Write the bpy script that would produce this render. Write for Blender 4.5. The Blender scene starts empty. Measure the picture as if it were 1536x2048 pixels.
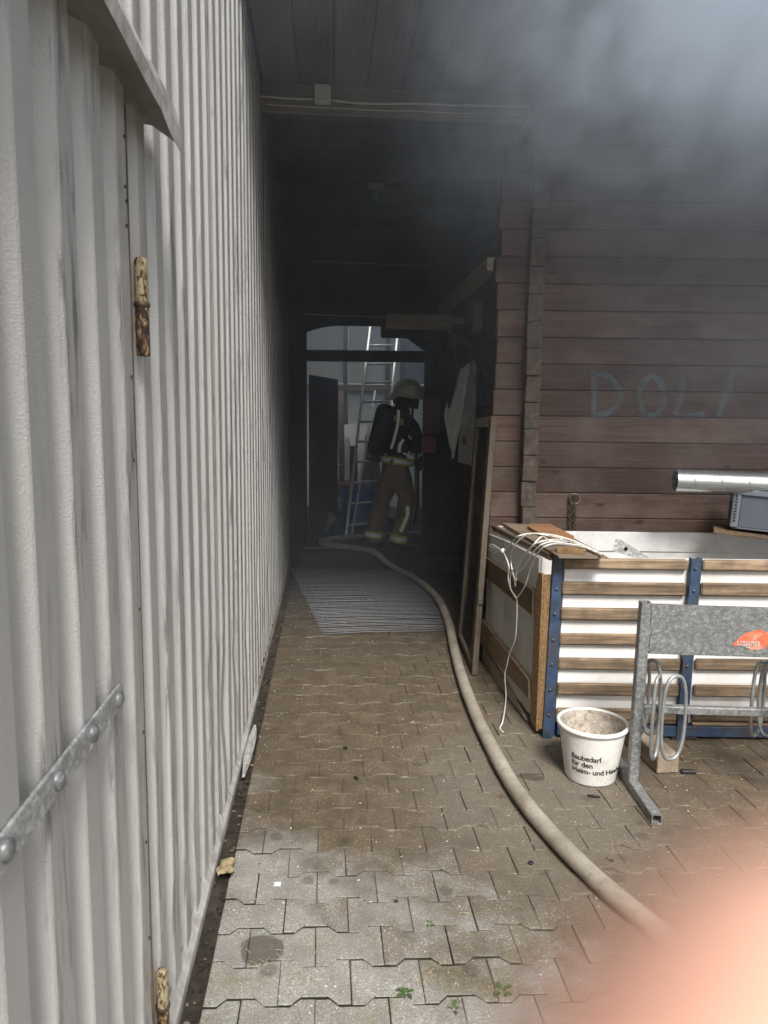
import bpy, bmesh, math, random
import numpy as np
from mathutils import Matrix, Vector, Euler, noise as mnoise

R = random.Random(7)
scene = bpy.context.scene
COL = scene.collection
rad = math.radians

# ------------------------------------------------------------------ camera
CAM_H, PITCH, ROLL, FPX = 1.5, rad(7.22), rad(0.7), 1420.0
cd = bpy.data.cameras.new("camera")
cam = bpy.data.objects.new("camera", cd)
COL.objects.link(cam)
cam.location = (0, 0, CAM_H)
cam.matrix_world = Matrix.Translation((0, 0, CAM_H)) @ Matrix.Rotation(math.pi / 2 - PITCH, 4, 'X') @ Matrix.Rotation(ROLL, 4, 'Z')
cd.sensor_fit = 'AUTO'
cd.sensor_width = 36.0
cd.lens = FPX / 2048 * 36.0
cd.clip_start = 0.003
cd.clip_end = 500
cd.dof.use_dof = True
cd.dof.focus_distance = 5.0
cd.dof.aperture_fstop = 8.2
scene.camera = cam

# ------------------------------------------------------------------ world, sun, exposure
world = bpy.data.worlds.new("World")
scene.world = world
world.use_nodes = True
wt = world.node_tree
wt.nodes.clear()
SUN_EL, SUN_AZ = rad(49), rad(170)      # azimuth from +Y clockwise: behind the camera
sky = wt.nodes.new("ShaderNodeTexSky")
sky.sky_type = 'NISHITA'
sky.sun_disc = False
sky.sun_elevation = SUN_EL
sky.sun_rotation = SUN_AZ
sky.air_density = 1.0
sky.dust_density = 4.0
hsv = wt.nodes.new("ShaderNodeHueSaturation")
hsv.inputs['Saturation'].default_value = 0.48
bg = wt.nodes.new("ShaderNodeBackground")
bg.inputs['Strength'].default_value = 0.052
wo = wt.nodes.new("ShaderNodeOutputWorld")
wt.links.new(sky.outputs[0], hsv.inputs['Color'])
wt.links.new(hsv.outputs[0], bg.inputs['Color'])
wt.links.new(bg.outputs[0], wo.inputs['Surface'])

sl = bpy.data.lights.new("sun", 'SUN')
sl.energy = 1.5
sl.angle = rad(16)
sl.color = (1.0, 0.96, 0.9)
so = bpy.data.objects.new("sun", sl)
COL.objects.link(so)
sdir = Vector((math.sin(SUN_AZ) * math.cos(SUN_EL), math.cos(SUN_AZ) * math.cos(SUN_EL), math.sin(SUN_EL)))
so.rotation_euler = sdir.to_track_quat('Z', 'Y').to_euler()
so.location = sdir * 20

scene.view_settings.view_transform = 'Standard'
scene.view_settings.look = 'None'
scene.view_settings.gamma = 1
scene.view_settings.use_curve_mapping = False
scene.view_settings.exposure = 1.64
scene.render.engine = 'CYCLES'
cy = scene.cycles
cy.use_denoising = True
cy.max_bounces = 8
cy.diffuse_bounces = 4
cy.glossy_bounces = 3
cy.transmission_bounces = 4
cy.transparent_max_bounces = 12
cy.volume_bounces = 2
cy.volume_step_rate = 2.0
cy.volume_max_steps = 96
cy.sample_clamp_indirect = 6

# ------------------------------------------------------------------ geometry of the view: pixel -> point on a known plane
def _ray(u, v):
    x, y, z = (u - 768) / FPX, -(v - 1024) / FPX, -1.0
    c, s = math.cos(ROLL), math.sin(ROLL)
    x, y = c * x - s * y, s * x + c * y
    a = math.pi / 2 - PITCH
    c, s = math.cos(a), math.sin(a)
    y, z = c * y - s * z, s * y + c * z
    return Vector((x, y, z))
def pl(u, v, n, d):
    r = _ray(u, v); n = Vector(n); o = Vector((0, 0, CAM_H))
    return o + r * ((d - n.dot(o)) / n.dot(r))
def gz(u, v, z=0.0): return pl(u, v, (0, 0, 1), z)
def gy(u, v, y): return pl(u, v, (0, 1, 0), y)
def gx(u, v, x): return pl(u, v, (1, 0, 0), x)

HA = rad(4.773)                       # the hall's wall runs 4.8 degrees off the cabin's
HO = Vector((-0.375, 0, 0))
HD = Vector((-math.sin(HA), math.cos(HA), 0))
HN = Vector((math.cos(HA), math.sin(HA), 0))
def hallp(s, off, z): return HO + HD * s + HN * off + Vector((0, 0, z))
def hx(y, off=0.0): return HO.x - math.tan(HA) * y + off

# ------------------------------------------------------------------ mesh builder
class MB:
    def __init__(self):
        self.v = []; self.f = []; self.mi = []; self.sm = []
    def add(self, vs, fs, M=None, mi=0, smooth=False):
        b = len(self.v)
        for p in vs:
            p = Vector(p)
            self.v.append(M @ p if M is not None else p)
        for q in fs:
            self.f.append([b + i for i in q]); self.mi.append(mi); self.sm.append(smooth)
        return self
    def box(self, x0, x1, y0, y1, z0, z1, c=0.0, M=None, mi=0):
        if c <= 0:
            vs = [(x, y, z) for x in (x0, x1) for y in (y0, y1) for z in (z0, z1)]
            fs = [(0, 1, 3, 2), (4, 6, 7, 5), (0, 4, 5, 1), (2, 3, 7, 6), (0, 2, 6, 4), (1, 5, 7, 3)]
            return self.add(vs, fs, M, mi)
        c = min(c, (x1 - x0) * .45, (y1 - y0) * .45, (z1 - z0) * .45)
        vs = []; idx = {}
        for i, x in enumerate((x0, x1)):
            for j, y in enumerate((y0, y1)):
                for k, z in enumerate((z0, z1)):
                    sx = c if i == 0 else -c; sy = c if j == 0 else -c; sz = c if k == 0 else -c
                    idx[i, j, k, 'x'] = len(vs); vs.append((x, y + sy, z + sz))
                    idx[i, j, k, 'y'] = len(vs); vs.append((x + sx, y, z + sz))
                    idx[i, j, k, 'z'] = len(vs); vs.append((x + sx, y + sy, z))
        fs = []
        for i in (0, 1):
            q = [idx[i, 0, 0, 'x'], idx[i, 1, 0, 'x'], idx[i, 1, 1, 'x'], idx[i, 0, 1, 'x']]; fs.append(q if i else q[::-1])
            q = [idx[0, i, 0, 'y'], idx[1, i, 0, 'y'], idx[1, i, 1, 'y'], idx[0, i, 1, 'y']]; fs.append(q[::-1] if i else q)
            q = [idx[0, 0, i, 'z'], idx[1, 0, i, 'z'], idx[1, 1, i, 'z'], idx[0, 1, i, 'z']]; fs.append(q if i else q[::-1])
        for j in (0, 1):
            for k in (0, 1):
                q = [idx[0, j, k, 'y'], idx[1, j, k, 'y'], idx[1, j, k, 'z'], idx[0, j, k, 'z']]; fs.append(q if j == k else q[::-1])
                q = [idx[j, 0, k, 'x'], idx[j, 1, k, 'x'], idx[j, 1, k, 'z'], idx[j, 0, k, 'z']]; fs.append(q if j != k else q[::-1])
                q = [idx[j, k, 0, 'x'], idx[j, k, 1, 'x'], idx[j, k, 1, 'y'], idx[j, k, 0, 'y']]; fs.append(q if j == k else q[::-1])
        for i in (0, 1):
            for j in (0, 1):
                for k in (0, 1):
                    q = [idx[i, j, k, 'x'], idx[i, j, k, 'y'], idx[i, j, k, 'z']]
                    fs.append(q if (i + j + k) % 2 else q[::-1])
        return self.add(vs, fs, M, mi)
    def beam(self, a, b, w, h, c=0.0, up=(0, 0, 1), mi=0):
        """a bar from a to b, w wide, h tall"""
        a = Vector(a); b = Vector(b); d = b - a; L = d.length; d.normalize()
        u = Vector(up)
        if abs(d.dot(u)) > .98: u = Vector((0, 1, 0))
        sx = d.cross(u).normalized(); sz = sx.cross(d)
        M = Matrix(((sx.x, d.x, sz.x, a.x), (sx.y, d.y, sz.y, a.y), (sx.z, d.z, sz.z, a.z), (0, 0, 0, 1)))
        return self.box(-w / 2, w / 2, 0, L, -h / 2, h / 2, c, M, mi)
    def tube(self, pts, r, n=8, closed=False, cap=True, mi=0, smooth=True, rfn=None):
        pts = [Vector(p) for p in pts]; N = len(pts)
        vs = []; fs = []
        prev = None
        for i, p in enumerate(pts):
            if closed: t = pts[(i + 1) % N] - pts[i - 1]
            else: t = pts[min(i + 1, N - 1)] - pts[max(i - 1, 0)]
            if t.length < 1e-9: t = Vector((0, 0, 1))
            t.normalize()
            if prev is None:
                a = Vector((0, 0, 1)) if abs(t.z) < .9 else Vector((1, 0, 0))
                prev = (a - t * a.dot(t)).normalized()
            else:
                prev = prev - t * prev.dot(t)
                if prev.length < 1e-6:
                    a = Vector((0, 1, 0)); prev = a - t * a.dot(t)
                prev.normalize()
            bt = t.cross(prev)
            rr = rfn(i / max(1, N - 1)) * r if rfn else r
            for k in range(n):
                an = 2 * math.pi * k / n
                vs.append(p + (prev * math.cos(an) + bt * math.sin(an)) * rr)
        M_ = N if closed else N - 1
        for i in range(M_):
            j = (i + 1) % N
            for k in range(n):
                fs.append((i * n + k, i * n + (k + 1) % n, j * n + (k + 1) % n, j * n + k))
        if cap and not closed:
            fs.append(tuple(range(n - 1, -1, -1))); fs.append(tuple((N - 1) * n + k for k in range(n)))
        return self.add(vs, fs, None, mi, smooth)
    def lathe(self, prof, n=24, M=None, mi=0, smooth=True, capb=False, capt=False, arc=2 * math.pi):
        vs = []; fs = []; full = arc > 6.28; m = n if full else n + 1
        for r, z in prof:
            for k in range(m):
                a = arc * k / n
                vs.append((r * math.cos(a), r * math.sin(a), z))
        for i in range(len(prof) - 1):
            for k in range(n):
                k2 = (k + 1) % m
                fs.append((i * m + k, i * m + k2, (i + 1) * m + k2, (i + 1) * m + k))
        if capb: fs.append(tuple(range(n - 1, -1, -1)))
        if capt: fs.append(tuple((len(prof) - 1) * m + k for k in range(n)))
        return self.add(vs, fs, M, mi, smooth)
    def prism(self, poly, z0, z1, M=None, mi=0, smooth=False):
        n = len(poly)
        vs = [(x, y, z0) for x, y in poly] + [(x, y, z1) for x, y in poly]
        fs = [tuple(range(n - 1, -1, -1)), tuple(range(n, 2 * n))]
        fs += [(i, (i + 1) % n, n + (i + 1) % n, n + i) for i in range(n)]
        return self.add(vs, fs, M, mi, smooth)
    def blob(self, c, rx, ry, rz, nu=12, nv=8, jit=0.0, seed=0, mi=0, smooth=True, rot=None):
        vs = []; fs = []; c = Vector(c)
        for j in range(nv + 1):
            th = math.pi * j / nv
            for i in range(nu):
                ph = 2 * math.pi * i / nu
                d = Vector((math.sin(th) * math.cos(ph), math.sin(th) * math.sin(ph), math.cos(th)))
                k = 1 + jit * mnoise.noise(d * 2.1 + Vector((seed * 3.7, seed, 0)))
                p = Vector((d.x * rx * k, d.y * ry * k, d.z * rz * k))
                if rot is not None: p = rot @ p
                vs.append(c + p)
        for j in range(nv):
            for i in range(nu):
                fs.append((j * nu + i, (j + 1) * nu + i, (j + 1) * nu + (i + 1) % nu, j * nu + (i + 1) % nu))
        return self.add(vs, fs, None, mi, smooth)
    def grid(self, fn, nu, nv, mi=0, smooth=True, flip=False):
        vs = [fn(i / nu, j / nv) for j in range(nv + 1) for i in range(nu + 1)]
        fs = []
        for j in range(nv):
            for i in range(nu):
                a = j * (nu + 1) + i
                q = (a, a + 1, a + nu + 2, a + nu + 1)
                fs.append(q[::-1] if flip else q)
        return self.add(vs, fs, None, mi, smooth)
    def mesh(self, name, mats):
        me = bpy.data.meshes.new(name)
        me.from_pydata([tuple(p) for p in self.v], [], self.f)
        for m in (mats if isinstance(mats, (list, tuple)) else [mats]): me.materials.append(m)
        me.polygons.foreach_set('material_index', self.mi)
        me.polygons.foreach_set('use_smooth', self.sm)
        me.update()
        return me

WM = {}
def place(o, parent=None, loc=(0, 0, 0), rot=(0, 0, 0)):
    o.location = loc; o.rotation_euler = rot
    m = Matrix.LocRotScale(Vector(loc), Euler(rot), None)
    WM[o.name] = m
    if parent is not None:
        o.parent = parent
        o.matrix_parent_inverse = WM[parent.name].inverted()
    COL.objects.link(o)
    return o
def tag(o, label=None, cat=None, group=None, kind=None):
    if label: o['label'] = label
    if cat: o['category'] = cat
    if group: o['group'] = group
    if kind: o['kind'] = kind
    return o
def empty(name, loc, label, cat, rot=(0, 0, 0), group=None, kind=None):
    o = bpy.data.objects.new(name, None); o.empty_display_size = .1
    place(o, None, loc, rot)
    return tag(o, label, cat, group, kind)
def obj(name, mb, mats, parent=None, loc=(0, 0, 0), rot=(0, 0, 0)):
    """loc/rot are world; mesh coordinates are local to them"""
    me = mb if isinstance(mb, bpy.types.Mesh) else mb.mesh(name, mats)
    return place(bpy.data.objects.new(name, me), parent, loc, rot)
def centred(name, mb, mats, parent=None, rot=(0, 0, 0)):
    """mesh given in world coordinates, origin moved to its middle"""
    lo = Vector([min(p[i] for p in mb.v) for i in range(3)]); hi = Vector([max(p[i] for p in mb.v) for i in range(3)])
    c = (lo + hi) / 2
    mb.v = [p - c for p in mb.v]
    return obj(name, mb, mats, parent, c)

def catmull(pts, k=6, closed=False):
    pts = [Vector(p) for p in pts]; n = len(pts); out = []
    rng = n if closed else n - 1
    for i in range(rng):
        p1, p2 = pts[i], pts[(i + 1) % n]
        p0 = pts[i - 1] if (closed or i > 0) else p1 * 2 - p2
        p3 = pts[(i + 2) % n] if (closed or i + 2 < n) else p2 * 2 - p1
        for j in range(k):
            t = j / k
            out.append(.5 * ((2 * p1) + (p2 - p0) * t + (2 * p0 - 5 * p1 + 4 * p2 - p3) * t * t + (3 * p1 - p0 - 3 * p2 + p3) * t ** 3))
    if not closed: out.append(pts[-1])
    return out

# ------------------------------------------------------------------ materials
class NB:
    def __init__(self, name):
        self.m = bpy.data.materials.new(name); self.m.use_nodes = True
        self.t = self.m.node_tree; self.t.nodes.clear()
        self.out = self.t.nodes.new("ShaderNodeOutputMaterial")
    def n(self, typ, props=None, **inp):
        nd = self.t.nodes.new(typ)
        for k, v in (props or {}).items(): setattr(nd, k, v)
        for k, v in inp.items():
            key = k.replace('_', ' ')
            s = nd.inputs[int(k[1:])] if (k[0] == 'i' and k[1:].isdigit()) else nd.inputs[key]
            self.set(s, v)
        return nd
    def set(self, s, v):
        if isinstance(v, bpy.types.NodeSocket): self.t.links.new(v, s)
        elif isinstance(v, bpy.types.Node): self.t.links.new(v.outputs[0], s)
        else:
            if s.type == 'RGBA' and len(v) == 3: v = (*v, 1)
            s.default_value = v
    def obj(self, rnd=True):
        c = self.n("ShaderNodeTexCoord").outputs['Object']
        if not rnd: return c
        r = self.n("ShaderNodeObjectInfo").outputs['Random']
        off = self.n("ShaderNodeVectorMath", {'operation': 'SCALE'}, i0=(37.1, 91.7, 53.3))
        self.set(off.inputs['Scale'], r)
        return self.n("ShaderNodeVectorMath", {'operation': 'ADD'}, i0=c, i1=off).outputs[0]
    def pos(self): return self.n("ShaderNodeNewGeometry").outputs['Position']
    def scl(self, vec, s): return self.n("ShaderNodeVectorMath", {'operation': 'MULTIPLY'}, i0=vec, i1=s).outputs[0]
    def noise(self, vec, scale, detail=4, rough=.55, dist=0.0):
        return self.n("ShaderNodeTexNoise", None, Vector=vec, Scale=scale, Detail=detail, Roughness=rough, Distortion=dist).outputs['Fac']
    def voro(self, vec, scale, feature='F1', out='Distance'):
        return self.n("ShaderNodeTexVoronoi", {'feature': feature}, Vector=vec, Scale=scale).outputs[out]
    def ramp(self, fac, stops, interp='LINEAR'):
        nd = self.n("ShaderNodeValToRGB", None, Fac=fac); cr = nd.color_ramp; cr.interpolation = interp
        while len(cr.elements) < len(stops): cr.elements.new(.5)
        for e, (p, c) in zip(cr.elements, stops):
            e.position = p
            e.color = (c, c, c, 1) if isinstance(c, (int, float)) else (*c, 1)
        return nd.outputs[0]
    def mix(self, fac, a, b, mode='MIX'):
        nd = self.n("ShaderNodeMix", {'data_type': 'RGBA', 'blend_type': mode})
        self.set(nd.inputs[0], fac); self.set(nd.inputs[6], a); self.set(nd.inputs[7], b)
        return nd.outputs[2]
    def math(self, op, a, b=0.0, clamp=False):
        nd = self.n("ShaderNodeMath", {'operation': op, 'use_clamp': clamp}); self.set(nd.inputs[0], a); self.set(nd.inputs[1], b)
        return nd.outputs[0]
    def sstep(self, x, lo, hi):
        nd = self.n("ShaderNodeMapRange", {'interpolation_type': 'SMOOTHSTEP'}, Value=x)
        nd.inputs['From Min'].default_value = lo; nd.inputs['From Max'].default_value = hi
        return nd.outputs[0]
    def bump(self, h, strength=.5, dist=.002, normal=None):
        nd = self.n("ShaderNodeBump", None, Height=h, Strength=strength, Distance=dist)
        if normal is not None: self.set(nd.inputs['Normal'], normal)
        return nd.outputs[0]
    def xyz(self, vec):
        s = self.n("ShaderNodeSeparateXYZ", None, Vector=vec); return s.outputs[0], s.outputs[1], s.outputs[2]
    def rnd(self): return self.n("ShaderNodeObjectInfo").outputs['Random']
    def bsdf(self, col, rough=.6, metal=0.0, normal=None, spec=.5, **kw):
        b = self.n("ShaderNodeBsdfPrincipled")
        self.set(b.inputs['Base Color'], col); self.set(b.inputs['Roughness'], rough); self.set(b.inputs['Metallic'], metal)
        self.set(b.inputs['Specular IOR Level'], spec)
        if normal is not None: self.set(b.inputs['Normal'], normal)
        for k, v in kw.items(): self.set(b.inputs[k.replace('_', ' ')], v)
        self.t.links.new(b.outputs[0], self.out.inputs['Surface'])
        return self.m

def wood(name, axis, c1, c2, c3=None, rough=.72, fine=1.0, knots=True, bump=.5, weather=0.0, rnd_amt=.25, big_s=1.0):
    b = NB(name); co = b.obj()
    s = [13.0, 13.0, 13.0]; s[axis] = .7
    v = b.scl(co, s)
    g = b.noise(v, 1.0 * fine, 7, .62, .6)
    s2 = [120.0, 120.0, 120.0]; s2[axis] = 3.0
    g2 = b.noise(b.scl(co, s2), 1.0, 3, .6)
    col = b.ramp(g, [(.28, c1), (.72, c2)])
    col = b.mix(b.ramp(g2, [(.35, .55), (.6, 0.0)]), col, [x * .55 for x in c1])
    if c3:
        big = b.noise(b.scl(co, [2.0 * big_s ** .5 if i != axis else .8 * big_s for i in range(3)]), 1.3, 6, .65)
        col = b.mix(b.ramp(big, [(.45, 0.0), (.66, .8)]), col, c3)
    if knots:
        s3 = [5.0, 5.0, 5.0]; s3[axis] = 2.6
        k = b.voro(b.scl(co, s3), 1.0)
        col = b.mix(b.ramp(k, [(.045, .7), (.10, 0.0)]), col, [x * .35 for x in c1])
    r = b.rnd()
    br = b.n("ShaderNodeMapRange", None, Value=r); br.inputs['To Min'].default_value = 1 - rnd_amt; br.inputs['To Max'].default_value = 1 + rnd_amt
    mul = b.n("ShaderNodeVectorMath", {'operation': 'SCALE'}, i0=col); b.set(mul.inputs['Scale'], br.outputs[0])
    h = b.math('ADD', b.math('MULTIPLY', g, .6), b.math('MULTIPLY', g2, .5))
    return b.bsdf(mul.outputs[0], rough, 0, b.bump(h, bump, .003), .35)

def plain(name, col, rough=.6, metal=0.0, var=.25, scale=14, dirt=None, dirt_amt=.5, bump=.15, bdist=.001, spec=.5, **kw):
    b = NB(name); co = b.obj()
    n1 = b.noise(co, scale, 5, .6)
    c = b.mix(b.ramp(n1, [(.3, 0.0), (.7, 1.0)]), [x * (1 - var) for x in col], [min(.95, x * (1 + var * .5)) for x in col])
    if dirt:
        n2 = b.noise(co, scale * .35, 8, .65, .4)
        c = b.mix(b.math('MULTIPLY', b.ramp(n2, [(.48, 0.0), (.68, 1.0)]), dirt_amt), c, dirt)
    n3 = b.noise(co, scale * 8, 3)
    return b.bsdf(c, rough, metal, b.bump(n3, bump, bdist), spec, **kw)

# corrugated, stucco-embossed painted sheet
def sheet_mat(name, col, streaks=True):
    b = NB(name); co = b.obj(False); x, y, z = b.xyz(co)
    big = b.noise(b.scl(co, (3, 3, .5)), 1.0, 5, .6)
    c = b.mix(b.ramp(big, [(.35, 0.0), (.7, 1.0)]), [k * .86 for k in col], col)
    st = b.noise(b.scl(co, (60, 60, 5)), 1.0, 5, .65, .5)
    reg = b.noise(b.scl(co, (7, 7, 1.2)), 1.0, 3)
    m = b.math('MULTIPLY', b.ramp(st, [(.50, 0.0), (.63, 1.0)]), b.ramp(reg, [(.42, 0.0), (.58, .8)]))
    m = b.math('MULTIPLY', m, b.sstep(x, -.012, -.002))
    c = b.mix(m, c, (.13, .128, .125))
    spl = b.noise(co, 23, 6, .7)
    low = b.sstep(z, .55, .0)
    c = b.mix(b.math('MULTIPLY', b.math('MULTIPLY', b.ramp(spl, [(.45, 0.0), (.75, 1.0)]), low), .55), c, (.26, .23, .19))
    soot_shade = b.math('ADD', b.math('ADD', b.math('MULTIPLY', b.math('SUBTRACT', y, 3.6), .34), b.math('MULTIPLY', b.math('SUBTRACT', z, 1.9), .38)), b.math('MULTIPLY', b.math('SUBTRACT', b.noise(co, 1.5, 6, .65), .5), .9))
    c = b.mix(b.math('MULTIPLY', b.math('MULTIPLY', b.sstep(soot_shade, .0, 1.1), b.sstep(y, 3.0, 4.2)), .82), c, (.075, .072, .07))  # sooty stain plus under-roof shade, both mixed into the sheet colour
    h = b.noise(b.scl(co, (1, 1, .8)), 360, 2, .5)
    h2 = b.noise(b.scl(co, (4, 4, 1.3)), 1.0, 3)
    nrm = b.bump(h, .75, .0023, b.bump(h2, .3, .015))
    return b.bsdf(c, .30, 0, nrm, .6)

def galv(name, base=.36, rough=.42):
    b = NB(name); co = b.obj()
    f = b.voro(b.scl(co, (1, 1, 1.6)), 75, 'F1', 'Color'); fx, fy, fz = b.xyz(f)
    n = b.noise(co, 60, 5, .7, 1.2)
    m = b.math('ADD', b.math('MULTIPLY', fx, .45), b.math('MULTIPLY', b.ramp(n, [(.42, 0.0), (.62, 1.0)]), .55))
    c = b.ramp(m, [(.15, [base * .62, base * .66, base * .67]), (.6, [base, base * 1.03, base * 1.03]), (1.0, [base * 1.6, base * 1.66, base * 1.66])])
    d = b.noise(co, 5, 6, .65)
    c = b.mix(b.ramp(d, [(.55, 0.0), (.75, .5)]), c, (.16, .15, .13))
    return b.bsdf(c, b.math('ADD', b.math('MULTIPLY', n, .3), rough - .12), .35, b.bump(n, .15, .001), .5)

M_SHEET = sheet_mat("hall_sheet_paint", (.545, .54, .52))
M_LIP = plain("sheet_edge_lip", (.62, .60, .56), .5, 0, .3, 30, (.22, .18, .13), .7, .5, .003)
M_FLASH = plain("flashing_metal", (.30, .285, .265), .5, .2, .2, 9, (.12, .10, .08), .6)
def rust_mat(nm, th):
    b = NB(nm); co = b.obj(); v = b.scl(co, (1, 1, .45)); n = b.noise(v, 120, 6, .7, .5); n2 = b.noise(v, 28, 4, .6)
    c = b.mix(b.ramp(n2, [(.35, 0.0), (.7, 1.0)]), (.44, .39, .24), (.30, .25, .14))
    c = b.mix(b.ramp(n, [(th, 0.0), (th + .06, 1.0)]), c, (.15, .062, .022)); c = b.mix(b.ramp(n, [(th + .06, 0.0), (th + .12, 1.0)]), c, (.03, .022, .018))
    return b.bsdf(c, .6, 0, b.bump(n, .5, .001), .4)
M_RUSTPAINT = rust_mat("old_cream_paint_rust", .5)
M_RUSTPAINT2 = rust_mat("dark_greasy_paint", .40)
M_EDGE = plain("rusty_door_edge", (.16, .10, .06), .7, 0, .5, 40, (.035, .028, .022), .9, .3)
M_DARKMETAL = plain("dark_greasy_metal", (.05, .045, .042), .45, .4, .3, 40, (.16, .12, .06), .6)
M_GALV = galv("galvanised_steel", .25)
M_GALVL = galv("galvanised_strap", .52, .38)
M_LOGX = wood("stained_log_x", 0, (.074, .045, .036), (.165, .102, .082), (.160, .122, .100), .68, 1.0, True, .45, 0, .3, 3.0)
M_LOGY = wood("stained_log_y", 1, (.085, .058, .046), (.19, .13, .105), (.18, .145, .115), .7, 1.0, True, .45)
M_LOGEND = plain("log_end_grain", (.125, .10, .08), .85, 0, .45, 45, (.06, .048, .04), .8, .8, .004)
M_SOFFIT = wood("soffit_boards", 1, (.085, .072, .064), (.15, .13, .118), None, .75, 1.0, True, .3)
M_BEAM = wood("planed_beam", 0, (.13, .10, .07), (.22, .175, .125), None, .7, 1.2, True, .3)
M_DARKWOOD = wood("sooty_wood", 2, (.022, .018, .016), (.055, .043, .036), None, .8, 1.0, False, .5)
M_DARKWOODX = wood("sooty_wood_x", 0, (.024, .019, .017), (.06, .046, .038), None, .8, 1.0, False, .5)
M_GREYWOODZ = wood("weathered_wood_z", 2, (.062, .048, .037), (.135, .107, .082), (.10, .080, .064), .8, 1.2, True, .7)
M_GREYWOODY = wood("weathered_wood_y", 1, (.16, .125, .092), (.32, .26, .19), (.22, .18, .15), .8, 1.2, True, .7)
M_GREYWOODX = wood("weathered_wood_x", 0, (.16, .12, .085), (.33, .26, .18), (.14, .11, .085), .8, 1.2, True, .7)
M_SLAT = wood("slat_wood", 0, (.095, .064, .042), (.42, .31, .20), (.10, .073, .054), .85, 2.8, False, .8, 0, .35, 7.0)
M_SIDEBATTEN = wood("brown_batten", 1, (.13, .085, .05), (.26, .175, .105), (.09, .07, .05), .75, 1.5, True, .6)
M_SAWN = plain("fresh_sawn_end", (.85, .76, .60), .85, 0, .35, 70, (.30, .22, .13), .5, .8, .004)
M_WHITEBOARD = plain("white_coated_board", (.80, .80, .79), .5, 0, .05, 9, (.42, .37, .30), .5, .15)
M_GREYBOARD = plain("grey_coated_board", (.46, .45, .41), .6, 0, .12, 5, (.28, .25, .20), .5, .1)
M_CHIP = plain("chipboard_edge", (.42, .26, .12), .9, 0, .7, 120, (.14, .07, .03), .7, 1.0, .006)
M_BLUE = plain("blue_steel_paint", (.034, .066, .128), .55, 0, .45, 22, (.055, .042, .035), .95, .3)
M_BOLT = plain("bolt_metal", (.10, .12, .12), .45, .6, .3, 60)
M_PLASTICW = None
M_ROPE = plain("white_cord", (.74, .73, .69), .8, 0, .12, 200, None, 0, .6, .002)
M_BLACK = plain("black_fabric", (.012, .013, .016), .7, 0, .3, 20)
M_WHITECABLE = plain("cream_cable", (.50, .48, .42), .5, 0, .1, 20)
M_JBOX = plain("cream_plastic", (.46, .45, .37), .5, 0, .08, 20, (.25, .23, .18), .3)
M_RUSTCHAIN = plain("rusty_chain", (.12, .085, .065), .7, .3, .5, 90, (.06, .035, .025), .6, .6, .002)
M_GREYPLASTIC = plain("grey_plastic", (.10, .117, .142), .45, 0, .08, 10, (.10, .11, .12), .3)
M_GREYPLASTICL = plain("grey_plastic_rib", (.16, .18, .205), .45, 0, .08, 10)
M_INK = plain("black_print", (.012, .012, .013), .5, 0, .1, 30)
M_SOIL = plain("gutter_soil", (.055, .043, .032), .95, 0, .6, 30, (.12, .10, .075), .5, 1.0, .01)

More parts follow.
